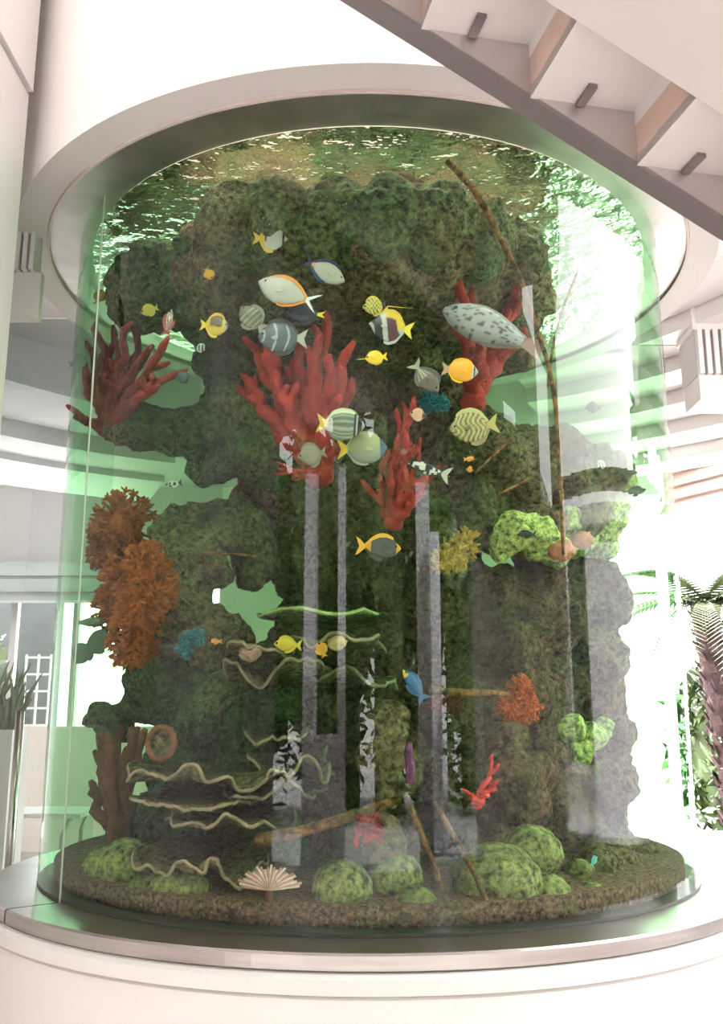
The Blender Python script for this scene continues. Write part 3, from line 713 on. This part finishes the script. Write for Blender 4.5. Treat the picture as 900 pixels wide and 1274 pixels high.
def bushy(name, label, cells, inset, mt, rt=.012, dens=60, cat='coral'):
    """cells: (px,py,r_px) lumps covered with short forked twigs"""
    c0 = inner(cells[0][0], cells[0][1], inset); e = empty(name, c0, label, cat)
    for (px, py, rp) in cells:
        c = inner(px, py, inset + rp * .003 * .5) - c0; r = rp * pxm(c + c0)
        g = MB(); g.ico(c, r * .72, 2, (1, .8, 1), .2)
        for k in range(dens):
            d = Vector((random.gauss(0, 1), random.gauss(0, 1) * .8 - .4, random.gauss(0, 1))).normalized()
            a = c + d * r * .6; b = c + d * r * random.uniform(.95, 1.12) + Vector((0, 0, .01)); P, R = limb(a, b, rt, rt * .7, 5, .2, .006); g.tube(P, R, 5)
            for s in range(3):
                d2 = (d + Vector((random.gauss(0, .7), random.gauss(0, .5), random.gauss(0, .7)))).normalized(); P2, R2 = limb(P[3], P[3] + d2 * rt * 3.6, rt * .75, rt * .6, 4, .2, .003); g.tube(P2, R2, 5)
        g.build('lobe', mt, e, smooth=True)
    return e


bushy('orange_coral', 'tall bushy orange coral standing at the left glass', [(155, 650, 36), (145, 690, 34), (165, 725, 38), (150, 760, 32), (178, 765, 34), (190, 735, 28), (165, 800, 30), (185, 705, 26), (135, 665, 22)], .22, ORA, .0085, 95)
bushy('orange_coral', 'small bright orange coral clump on the right', [(645, 872, 17), (655, 885, 14), (634, 884, 12), (648, 858, 11)], .22, cmat('vivid_orange', (.45, .10, .03)), .007, 30)
bushy('mustard_coral', 'mustard yellow coral clump on the right shelf', [(570, 690, 20), (556, 700, 14), (580, 678, 14)], .3, YEL, .008, 30)
bushy('teal_coral', 'teal blue coral tuft beside the brown striped fish', [(540, 502, 10), (531, 500, 7), (548, 506, 7)], .26, TEAL, .006, 22)
bushy('teal_coral', 'dark blue coral tuft on the mossy pillar', [(236, 800, 9), (244, 795, 7), (230, 812, 7)], .2, TEAL, .006, 22)
bushy('orange_coral', 'small orange sponge on the bare branch near the blue fish', [(552, 868, 9), (565, 876, 8), (545, 880, 6)], .2, BRC, .006, 18)


def plate(label, px, py, wpx, Y, depth=.3, wav=.022, nw=7, mt=PLATE, rim=RIM, tilt=.1, seed=0, th=.018, name='plate_coral'):
    c = at(px, py, Y); rr = math.hypot(c.x, c.y)
    rx = wpx * pxm(c) / 2; ry = depth
    e = empty(name, c, label, 'coral'); N_ = 160; K = 7; top = []; 
    def prof(a, u):
        wob = 1 + .10 * math.sin(nw * .7 * a + seed) + .06 * math.sin(nw * 1.7 * a + seed * 2)
        x = rx * u * wob * math.cos(a); y = ry * u * wob * math.sin(a)
        z = wav * u ** 2.5 * 3.2 * (noise.noise(Vector((math.cos(a) * nw * .30, math.sin(a) * nw * .30, seed * 7.3))) + .18 * noise.noise(Vector((math.cos(a) * nw, math.sin(a) * nw, seed * 3.3)))) + tilt * (u ** 2) * .5 * rx
        p = Vector((x, y, z)); W = c + p; r_ = math.hypot(W.x, W.y)
        if r_ > 1.42: p.x = W.x * 1.42 / r_ - c.x; p.y = W.y * 1.42 / r_ - c.y
        return p
    V = []; Fs = []
    for s in (0, 1):
        for k in range(K):
            for i in range(N_): V.append(prof(2 * PI * i / N_, (k + .02) / (K - 1 + .02)) - Vector((0, 0, th * s)))
    for s in (0, 1):
        for k in range(K - 1):
            for i in range(N_):
                j = (i + 1) % N_; b = s * K * N_ + k * N_; q = (b + i, b + j, b + N_ + j, b + N_ + i); Fs.append(q if s == 0 else q[::-1])
    b0, b1 = (K - 1) * N_, (2 * K - 1) * N_
    Fs += [(b0 + i, b0 + (i + 1) % N_, b1 + (i + 1) % N_, b1 + i) for i in range(N_)]
    g = MB(); g.add(V, Fs); g.build('plate', mt, e, smooth=True)
    P = [prof(2 * PI * i / N_, 1.0) - Vector((0, 0, th / 2)) for i in range(N_ + 1)]
    MB().tube(P, .0068, 6, False).build('rim', rim, e, smooth=True)
    return e


plate('wide green plate coral above the yellow fish', 395, 768, 150, -.75, .3, .012, 4, GPL, GRIM, .1, 1)
for i, (lab, px, py, wd, Y, dp, wv, nw, sd) in enumerate((
        ('tan scalloped plate coral left of the yellow fish', 325, 812, 72, -.85, .2, .02, 5, .3),
        ('tan scalloped plate coral right of the yellow fish', 425, 800, 110, -.8, .22, .02, 5, 2.3),
        ('ruffled brown plate coral below the yellow fish', 350, 838, 130, -.72, .25, .03, 6, 4.1),
        ('brown plate coral with straight rim on the middle rock', 440, 845, 110, -.6, .25, .02, 6, 5.0),
        ('brown ruffled plate coral topmost of the left stack', 265, 962, 190, -.85, .3, .028, 8, 1.1),
        ('brown ruffled plate coral second down in the left stack', 250, 992, 150, -.85, .3, .016, 8, 2.4),
        ('brown ruffled plate coral third down in the left stack', 290, 1015, 150, -.88, .3, .022, 8, 3.5),
        ('brown ruffled plate coral lowest of the left stack', 255, 1068, 160, -.92, .28, .032, 8, .9),
        ('ruffled plate coral with deep pale scallops in the middle', 365, 955, 100, -.8, .25, .03, 8, 2.0),
        ('thin plate coral under the pale scalloped one', 340, 978, 130, -.78, .25, .026, 8, 3.1),
        ('small plate coral ledge above the scalloped one', 350, 915, 80, -.7, .2, .014, 6, 4.0))):
    plate(lab, px, py, wd, Y - .1, dp + .08, wv, nw, seed=sd)


def dome(label, px, py, rp, inset, sq=(1, 1, .85), mt=BRAIN, name='brain_coral'):
    P = inner(px, py, inset); r = rp * pxm(P); lim = 1.41 - r; rr = math.hypot(P.x, P.y)
    if rr > lim: P.x *= lim / rr; P.y *= lim / rr
    o = MB().ico((0, 0, 0), r, 4, sq, .07, 5).build(name, mt, smooth=True); o.location = P
    return tag(o, label, 'coral', 'domed brain corals on the tank floor')


for lab, px, py, rp, ins in (('green domed brain coral leftmost by the seam', 112, 1080, 30, .12), ('olive domed coral under the brown pillar coral', 158, 1075, 36, .2),
                             ('green domed coral left of the tall lobed one', 165, 1112, 26, .1), ('green lobed coral below the plate stack', 205, 1105, 32, .13), ('round green coral beside the lobed one', 238, 1105, 25, .16),
                             ('flat green coral at the front glass bottom left', 222, 1134, 34, .12), ('dark green coral under the pink feathery one', 285, 1140, 34, .2),
                             ('grey green boulder coral left of the red sprig', 425, 1105, 38, .18), ('pale green boulder coral right of the red sprig', 490, 1090, 36, .3), ('small knobbly green coral at the front glass', 520, 1132, 30, .13),
                             ('large green brain coral at the lower right', 625, 1100, 56, .22), ('tall green brain coral behind the large one', 662, 1060, 38, .3), ('green brain coral rightmost of the domes', 690, 1115, 30, .14),
                             ('knobbly green coral at the right of the tank floor', 740, 1120, 24, .15), ('small pale green coral near the cyan fish', 722, 1082, 15, .18)):
    dome(lab, px, py, rp, ins)
# boulder corals standing under the branch
dome('tall grey green stony coral column in the lower middle', 478, 1060, 36, .32, (.8, .8, 1.3), RM[0])


def stick(label, pts, ins, r0, r1, mt=WOOD, name='branch'):
    P = [inner(x, y, ins if not isinstance(ins, (list, tuple)) else ins[i]) for i, (x, y) in enumerate(pts)]
    # smooth the path
    Q = []
    for i in range(len(P) - 1):
        for k in range(6): Q.append(P[i].lerp(P[i + 1], k / 6))
    Q.append(P[-1])
    for _ in range(3): Q = [Q[0]] + [(Q[i - 1] + Q[i] * 2 + Q[i + 1]) / 4 for i in range(1, len(Q) - 1)] + [Q[-1]]
    base = Q[0]; n = len(Q); R = [(r0 + (r1 - r0) * i / (n - 1)) * (1 + .15 * noise.noise(Q[i] * 12)) for i in range(n)]
    o = MB().tube([q - base for q in Q], R, 8).build(name, mt, smooth=True); o.location = base
    return tag(o, label, 'branch')


stick('long thin bare branch curving down the upper right of the tank', [(556, 200), (590, 235), (625, 300), (650, 350), (665, 400), (682, 450), (692, 500), (698, 600), (702, 690)], .10, .013, .009)
stick('short thin twig beside the long curving branch', [(718, 340), (700, 385), (688, 430), (682, 480)], .12, .006, .006)
stick('thick diagonal branch rising to the right at the bottom', [(320, 1046), (370, 1036), (430, 1018), (500, 993)], .12, .024, .014)
stick('thin dark branch leaning down right, left one of the pair', [(505, 990), (530, 1050), (552, 1110), (566, 1152)], .10, .010, .010)
stick('thin orange brown branch leaning down right, right one of the pair', [(540, 998), (568, 1045), (595, 1095), (615, 1145)], .10, .010, .009)
stick('short horizontal brown branch left of the orange clump', [(536, 858), (570, 862), (600, 861), (632, 864)], .16, .016, .010)
stick('pale thin twig slanting below the striped angelfish', [(636, 545), (612, 568), (592, 588)], .14, .005, .005)
stick('faint grey twig slanting on the right rock shelf', [(662, 595), (640, 605), (620, 616)], .14, .005, .005)
stick('thin whip lying across the mossy pillar', [(322, 693), (290, 689), (262, 688), (240, 690)], .2, .004, .003)

# tube sponge ring, feathery coral, purple tube, anemone bits
P = inner(202, 925, .2); e = empty('tube_sponge', P, 'round brown ringed sponge left of the plate corals', 'sponge')
MB().tube([(.05 * math.cos(a), -.02, .062 * math.sin(a)) for a in [2 * PI * i / 24 for i in range(25)]], .011, 8, False).build('rim', cmat('ring_brown', (.24, .09, .05)), e, smooth=True)
MB().ico((0, .03, 0), .058, 3, (1, .8, 1.15), .1).build('body', RM[0], e, smooth=True)
P = inner(335, 1108, .1); e = empty('feather_coral', P, 'pink and white striped feathery fan near the bottom', 'coral')
for k in range(26):
    a = PI * (.06 + .88 * k / 25); r = .105 * (1 + .1 * math.sin(k * 1.7))
    Pp = [Vector((0, 0, 0)), Vector((math.cos(a) * r * .5, -.01, math.sin(a) * r * .45)), Vector((math.cos(a) * r, 0, math.sin(a) * r * .72))]
    MB().tube(Pp, [.002, .004, .005], 5).build('plume', PINK if k % 2 else cmat('white_plume', (.75, .6, .5)) if k == 0 else bpy.data.materials['white_plume'], e, smooth=True)
MB().tube([(0, 0, 0), (0, 0, -.05)], [.012, .016], 8).build('stalk', BRC, e)
P = inner(510, 975, .16); o = MB().tube([(0, 0, 0), (.004, 0, .05), (-.004, 0, .10), (0, 0, .14)], [.014, .017, .015, .012], 10).build('tube_sponge', cmat('purple_sponge', (.16, .05, .12)), smooth=True); o.location = P
tag(o, 'purple tube sponge left of the pale reflected pole', 'sponge')
for px, py, r, c, lab in ((700, 685, 14, (.45, .16, .08), 'orange brown soft coral lump on the right shelf'), (725, 672, 12, (.5, .24, .2), 'pinkish soft coral lump on the right shelf'), (312, 812, 12, (.34, .2, .15), 'pinkish tan sponge on the scalloped plate'),
                          (420, 800, 10, (.4, .3, .12), 'tan rounded sponge on the right scalloped plate')):
    P = inner(px, py, .24); o = MB().ico((0, 0, 0), r * pxm(P), 3, (1.2, 1, .9), .3, 4).build('soft_coral', cmat('soft_%d' % px, c), smooth=True); o.location = P; tag(o, lab, 'coral')

# ------------------------------------------------------------------ fish
OUT = {
    'disc': ([0, .08, .2, .4, .6, .8, .92, 1], [.02, .12, .34, .52, .55, .42, .16, .09]),
    'tang': ([0, .08, .2, .4, .6, .8, .92, 1], [.03, .16, .30, .40, .38, .24, .09, .06]),
    'angel': ([0, .06, .18, .35, .6, .82, .93, 1], [.03, .14, .32, .44, .46, .36, .15, .10]),
    'slim': ([0, .1, .25, .45, .65, .85, 1], [.02, .10, .17, .20, .17, .10, .06]),
    'group': ([0, .08, .22, .42, .6, .8, .93, 1], [.04, .13, .22, .27, .24, .15, .09, .08]),
}


def mixc(a, b, t): return tuple(x * (1 - t) + y * t for x, y in zip(a, b))


def fish(name, label, px, py, Lpx, face, tilt, col, shape='disc', inset=.22, fins=(.3, .3, .3), tail=None, yaw=0, fork=.3, pen=0, tailh=.22, finh=.10, Y=None, cat='fish', snout=0):
    P = inner(px, py, inset) if Y is None else at(px, py, Y)
    L = Lpx * pxm(P); bl = L * .84
    rot = Euler((0, -math.radians(tilt), (0 if face == 'R' else PI) + math.radians(yaw)), 'XYZ')
    if face == 'L': rot = Euler((0, -math.radians(tilt), PI + math.radians(yaw)), 'XYZ')
    e = empty(name, P, label, cat, rot=rot)
    xs, hs = OUT[shape]; NU, NV = (54, 40) if Lpx > 38 else (30, 20); V = []; Cc = []
    x_of = lambda u: L * .5 - u * bl
    H = lambda u: float(np.interp(u, xs, hs)) * bl * {'disc': .82, 'tang': .72, 'angel': .84, 'group': .78, 'slim': .85}[shape]
    # smooth outline
    uu = [i / (NU - 1) for i in range(NU)]; hh = [H(u) for u in uu]
    for _ in range(2): hh = [hh[0]] + [(hh[i - 1] + 2 * hh[i] + hh[i + 1]) / 4 for i in range(1, NU - 1)] + [hh[-1]]
    for i, u in enumerate(uu):
        th = bl * (.085 if shape != 'group' else .13) * math.sin(PI * min(1, .12 + u * .9)) ** .8 * 1.25
        th = min(th, hh[i] * .9 + .001)
        for k in range(NV):
            a = 2 * PI * k / NV; z = math.sin(a); V.append((x_of(u), th * math.cos(a), hh[i] * z)); Cc.append(col(u, z))
    g = MB(); Fs = [(i * NV + k, i * NV + (k + 1) % NV, (i + 1) * NV + (k + 1) % NV, (i + 1) * NV + k) for i in range(NU - 1) for k in range(NV)]
    Fs += [tuple(range(NV)), tuple(range((NU - 1) * NV, NU * NV))[::-1]]
    g.add(V, Fs); body = recalc(g.build('body', FISHM, e, smooth=True, colors=Cc))
    if snout:
        MB().tube([(L * .5 - .02 * bl, 0, 0), (L * .5 + snout * L, 0, 0)], [.035 * bl, .012 * bl], 8).build('snout', FISHM, e, colors=[col(0, 0)] * 16)

    def fin(nm, pts, c, yo=0, ya=0):
        t_ = max(.0012, L * .008); P3 = [(x, yo - t_ / 2, z) for x, z in pts]
        g = MB(); g.prism(P3, (0, t_, 0)); o = g.build(nm, FISHM, e, colors=[c] * (2 * len(pts)))
        return o
    tc_ = tail or col(1, 0); xb = x_of(1) + .02 * L; tl = L * .2; hb = hh[-1]
    fin('tail_fin', [(xb, hb * .9), (xb - tl * .6, L * tailh * .7), (xb - tl * 1.1, L * tailh), (xb - tl * (1.0 - fork), 0), (xb - tl * 1.1, -L * tailh), (xb - tl * .6, -L * tailh * .7), (xb, -hb * .9)], tc_)
    n = 12
    for s, nm, c in ((1, 'dorsal_fin', fins[0]), (-1, 'anal_fin', fins[1])):
        u0 = .22 if s > 0 else .48; u1 = .97; up = []; lo = []
        for i in range(n):
            u = u0 + (u1 - u0) * i / (n - 1); hb_ = float(np.interp(u, uu, hh)); f_ = math.sin(PI * min(1, (.12 + .88 * i / (n - 1)))) ** .5 if i < n - 1 else .2
            up.append((x_of(u) - (.03 * L * i / n), s * (hb_ + finh * L * f_))); lo.append((x_of(u), s * hb_ * .85))
        if pen and s > 0: up[2] = (up[2][0] - .05 * L, up[2][1] + .12 * L); up.insert(3, (x_of(1) - pen * L, up[2][1] + .04 * L)); up.insert(4, (up[4][0], up[4][1] + .06 * L))
        pts = up + lo[::-1]
        fin(nm, pts, c if hasattr(c, '__len__') else col(.6, s * .95))
    for s in (-1, 1):
        yy = s * bl * .085
        o = MB().prism([(x_of(.32), yy, -.03 * L), (x_of(.50), yy + s * .04 * L, .02 * L), (x_of(.52), yy + s * .045 * L, -.07 * L), (x_of(.40), yy + s * .02 * L, -.09 * L)], (0, s * .002, 0)).build('pectoral_fin', FISHM, e, colors=[col(.45, 0)] * 8)
        ue = .13; he = float(np.interp(ue, uu, hh)); te = min(bl * (.085 if shape != 'group' else .13) * math.sin(PI * (.12 + ue * .9)) ** .8 * 1.25, he * .9); MB().ico((x_of(ue), s * te * .93, he * .25), max(.004, L * .022), 2, (1, .6, 1)).build('eye', EYEM, e, smooth=True)
    return e


W_ = (.46, .44, .41); Y_ = (.66, .44, .04); O_ = (.70, .26, .03); K_ = (.015, .015, .02); G_ = (.42, .41, .39); BL = (.02, .06, .16)


def st(u, n, ph=0, w=.5): return (u * n + ph) % 1.0 < w


def c_butter(u, z):
    if .10 < u < .18: return K_
    if u < .1: return (.6, .5, .4)
    if u > .80: return Y_
    if u > .72 and z > -.4: return (.1, .05, .02)
    return mixc(W_, Y_, .5) if z > .85 else W_


fish('butterflyfish', 'white butterflyfish with black eye band and yellow rear, topmost of the shoal', 337, 297, 42, 'R', -2, c_butter, 'disc', .2, (Y_, Y_), Y_)
fish('surgeonfish', 'pale grey surgeonfish seen from behind with dark blue tail', 404, 337, 56, 'R', -22, lambda u, z: mixc(G_, O_, .6) if u > .88 else mixc(W_, (.45, .33, .28), max(0, -z) * .3), 'tang', .22, ((.03, .03, .08), (.02, .05, .15)), (.03, .03, .08), yaw=20, fork=.5)
fish('surgeonfish', 'large white surgeonfish with orange back stripe and lunate tail', 358, 364, 78, 'L', 22, lambda u, z: O_ if (z > .8 and .15 < u) or (u > .94) or (z < -.9 and u > .5) else mixc(W_, G_, .35 * (1 - u)), 'tang', .18, (O_, O_), (.7, .72, .7), fork=.75, tailh=.17, finh=.03)
fish('surgeonfish', 'dark blue fish with small yellow tail below the white surgeonfish', 380, 391, 46, 'L', 2, lambda u, z: (.015, .02, .05), 'tang', .26, (K_, K_), (.85, .65, .03), tailh=.10)
fish('angelfish', 'grey brown fish with pale stripes left of the big dark angelfish', 314, 396, 42, 'L', 45, lambda u, z: (.40, .37, .28) if st(u, 6, 0, .3) and u > .3 else (.17, .15, .13), 'angel', .24, ((.3, .28, .2), (.2, .18, .15)))
fish('angelfish', 'large dark grey angelfish with curved pale stripes', 351, 420, 60, 'L', 3, lambda u, z: (.34, .38, .42) if abs((u + .10 * z * z) % .3 - .17) < .025 else (.075, .09, .12), 'angel', .22, (K_, K_), (.4, .38, .3))
fish('butterflyfish', 'small yellow fish with black diagonal lines above the pennant fish', 466, 381, 30, 'L', -8, lambda u, z: K_ if st(u + z * .22, 6, 0, .38) else (.72, .62, .12), 'disc', .22, (Y_, Y_))


def c_moor(u, z):
    q = u + .12 * z
    if q < .1: return W_
    if q < .36: return K_
    if q < .50: return W_
    if q < .78: return (.10, .03, .05) if z < .55 else Y_
    return Y_ if z > -.2 else W_


fish('pennant_fish', 'black white and yellow banded fish with a long pennant fin', 486, 407, 54, 'L', 10, c_moor, 'disc', .18, (Y_, W_), (.8, .6, .05), pen=.22, finh=.07)
fish('longnose_fish', 'small yellow fish with a long thin snout facing left', 468, 445, 27, 'L', -6, lambda u, z: (.9, .55, .03), 'angel', .18, (Y_, Y_), (.9, .55, .03), snout=.4, finh=.05)
fish('butterflyfish', 'yellow butterflyfish with dark back patch and white head band', 268, 405, 36, 'R', -3, lambda u, z: K_ if u < .1 else W_ if u < .2 else ((.10, .07, .02) if (z > -.2 and .3 < u < .8) else Y_), 'disc', .18, ((.7, .4, .03), Y_))
fish('striped_fish', 'red and white striped fish held upright over the pale gap', 210, 401, 34, 'R', 80, lambda u, z: (.62, .60, .56) if st(z * .5 + u * .3, 3, 0, .5) else (.35, .03, .03), 'slim', .18, ((.4, .05, .05), (.4, .05, .05)))
fish('damselfish', 'small yellow fish with raised tail above the left red coral', 186, 386, 22, 'L', -20, lambda u, z: (.55, .42, .05), 'angel', .2, (Y_, Y_))
fish('damselfish', 'tiny orange fish alone in the dark upper left', 260, 341, 17, 'R', -60, lambda u, z: (.8, .38, .03), 'angel', .2)
fish('damselfish', 'dull orange fish against the bright left water edge', 124, 369, 20, 'R', 70, lambda u, z: (.5, .3, .04), 'angel', .2)
fish('damselfish', 'tiny black and white barred fish under the yellow butterflyfish', 250, 433, 15, 'R', 0, lambda u, z: K_ if st(u, 3, 0, .55) else (.4, .5, .45), 'angel', .2)
fish('damselfish', 'small dark blue fish over the pale green gap', 227, 469, 20, 'R', -60, lambda u, z: (.02, .04, .05), 'angel', .2)


def c_emp(u, z):
    if u < .07: return W_
    if u < .16: return K_
    if .17 < u < .21: return W_
    if u < .27: return K_
    if z > .75: return (.62, .66, .42)
    if u > .93: return Y_
    return (.33, .34, .25) if st(z * .5 + .5, 9, 0, .5) else (.10, .12, .11)


fish('angelfish', 'angelfish with fine horizontal lines and white and black face', 425, 528, 58, 'R', -4, c_emp, 'angel', .17, ((.60, .62, .40), (.14, .15, .13)), Y_, finh=.05)
fish('angelfish', 'pale grey yellow angelfish with blue head and yellow tail', 452, 558, 60, 'R', 2, lambda u, z: (.05, .09, .20) if u < .18 else mixc((.40, .40, .22), (.22, .23, .22), min(1, max(0, -z * .8 + .3))), 'angel', .22, ((.45, .45, .25), (.3, .31, .27)), (.8, .5, .03), finh=.05)
fish('surgeonfish', 'round pinkish grey fish over the red coral stem', 388, 566, 36, 'L', -12, lambda u, z: (.30, .22, .20), 'disc', .26, ((.25, .2, .18), (.25, .2, .18)))
fish('damselfish', 'small peach fish with dark tail above the narrow red coral', 521, 516, 22, 'L', 10, lambda u, z: K_ if u > .85 else (.70, .38, .25), 'disc', .2, finh=.03)
fish('surgeonfish', 'brown fish with pale stripes swimming steeply downward', 530, 470, 48, 'R', -52, lambda u, z: (.36, .34, .26) if (u > .6 and st(z * .5 + .5, 4, 0, .4)) else (.15, .115, .10), 'tang', .2, ((.12, .1, .09), (.12, .1, .09)))
fish('butterflyfish', 'bright orange butterflyfish with white and black face', 573, 461, 44, 'R', -6, lambda u, z: W_ if (u < .10 or .15 < u < .20) else (K_ if u < .15 else (.90, .38, .02)), 'angel', .16, ((.92, .42, .02), (.92, .42, .02)), (.5, .3, .2), finh=.06)
fish('angelfish', 'yellow brown angelfish with wavy pale vertical stripes', 589, 531, 60, 'L', -8, lambda u, z: (.50, .42, .18) if st(u + .06 * math.sin(z * 5), 8, 0, .5) else (.20, .14, .06), 'angel', .18, ((.55, .48, .22), (.3, .25, .12)), (.5, .4, .15))


def c_spot(u, z):
    n_ = noise.cell(Vector((u * 26, z * 9 + 7, 3.3)))
    return (.10, .09, .10) if n_ > .62 else (.40, .39, .42)


fish('grouper', 'large pale grey grouper with dark spots and brownish spotted tail', 612, 410, 130, 'L', 24, c_spot, 'group', .22, ((.42, .40, .43), (.22, .16, .13)), (.36, .22, .19), fork=.05, tailh=.12, finh=.03)
fish('spotted_fish', 'black eel-like fish with white ringed spots', 533, 584, 54, 'L', 18, lambda u, z: (.65, .62, .58) if noise.cell(Vector((u * 14, z * 1.6 + 4, 1))) > .35 else K_, 'slim', .17, (K_, K_), (.5, .48, .42), finh=.02)
fish('angelfish', 'dark fish with orange rear fins below the narrow red coral', 472, 681, 54, 'R', -4, lambda u, z: (.75, .32, .03) if u > .82 or u < .12 else (.04, .03, .045), 'tang', .2, ((.8, .4, .03), K_), (.85, .42, .03))
fish('tang', 'yellow fish hovering over the tan scalloped plates', 358, 802, 34, 'L', 3, lambda u, z: (.72, .50, .03), 'tang', .3, (Y_, Y_))
fish('damselfish', 'small orange fish between the scalloped plates', 400, 808, 20, 'L', 65, lambda u, z: (.80, .34, .03), 'angel', .3)
fish('wrasse', 'blue fish with yellow face behind the pale reflected pole', 515, 852, 46, 'L', 55, lambda u, z: (.85, .55, .04) if u < .25 and z < .4 else (.03, .13, .30), 'slim', .2, ((.03, .13, .3), (.03, .13, .3)))
fish('damselfish', 'small dark fish in the green upper right water', 738, 507, 18, 'L', 10, lambda u, z: (.03, .05, .05), 'angel', .2)
fish('damselfish', 'tiny black and white barred fish on the right', 749, 578, 14, 'L', -10, lambda u, z: K_ if st(u, 3, .2, .45) else (.7, .7, .62), 'angel', .2)
fish('wrasse', 'slender grey fish in front of the bright right algae', 790, 612, 30, 'R', 12, lambda u, z: (.07, .10, .06), 'slim', .2)
fish('wrasse', 'slender olive fish just above the slender grey one', 782, 588, 24, 'R', 0, lambda u, z: (.09, .12, .06), 'slim', .25)
fish('damselfish', 'small dark fish in front of the bright green lump', 655, 665, 24, 'L', 0, lambda u, z: (.02, .03, .02), 'slim', .2)
fish('damselfish', 'tiny orange fish above the slanting grey twig', 585, 571, 15, 'R', 5, lambda u, z: (.8, .3, .04), 'slim', .18)
fish('damselfish', 'tiny orange ball-shaped fish below the slim orange one', 585, 584, 9, 'R', 0, lambda u, z: (.8, .3, .04), 'disc', .18)
fish('damselfish', 'tiny pale fish on the left glass above the orange coral', 216, 602, 20, 'L', -10, lambda u, z: K_ if st(u, 3, .2, .5) else (.4, .5, .4), 'slim', .2)
fish('damselfish', 'small cyan fish near the bottom right sill', 740, 1070, 16, 'R', 60, lambda u, z: (.25, .75, .70), 'slim', .14)
fish('surgeonfish', 'grey green oval fish against the bright left window', 112, 774, 36, 'R', 2, lambda u, z: (.10, .17, .10), 'slim', .12, finh=.03)
fish('angelfish', 'large fish in silhouette, shade painted dark green, below the oval one at the left', 122, 800, 46, 'R', 25, lambda u, z: (.05, .12, .07), 'tang', .16)  # dark green stands for the backlit shade on this fish and the next
fish('angelfish', 'fish in silhouette, shade painted dark green, with trailing fin at the far left', 104, 812, 34, 'L', -50, lambda u, z: (.07, .14, .09), 'angel', .12)
fish('damselfish', 'round grey fish at the left edge near the seam', 98, 450, 24, 'R', 20, lambda u, z: (.22, .27, .25), 'disc', .1)
fish('damselfish', 'small orange fish left of the tan plate coral', 268, 798, 16, 'L', 0, lambda u, z: (.7, .25, .05), 'slim', .2)
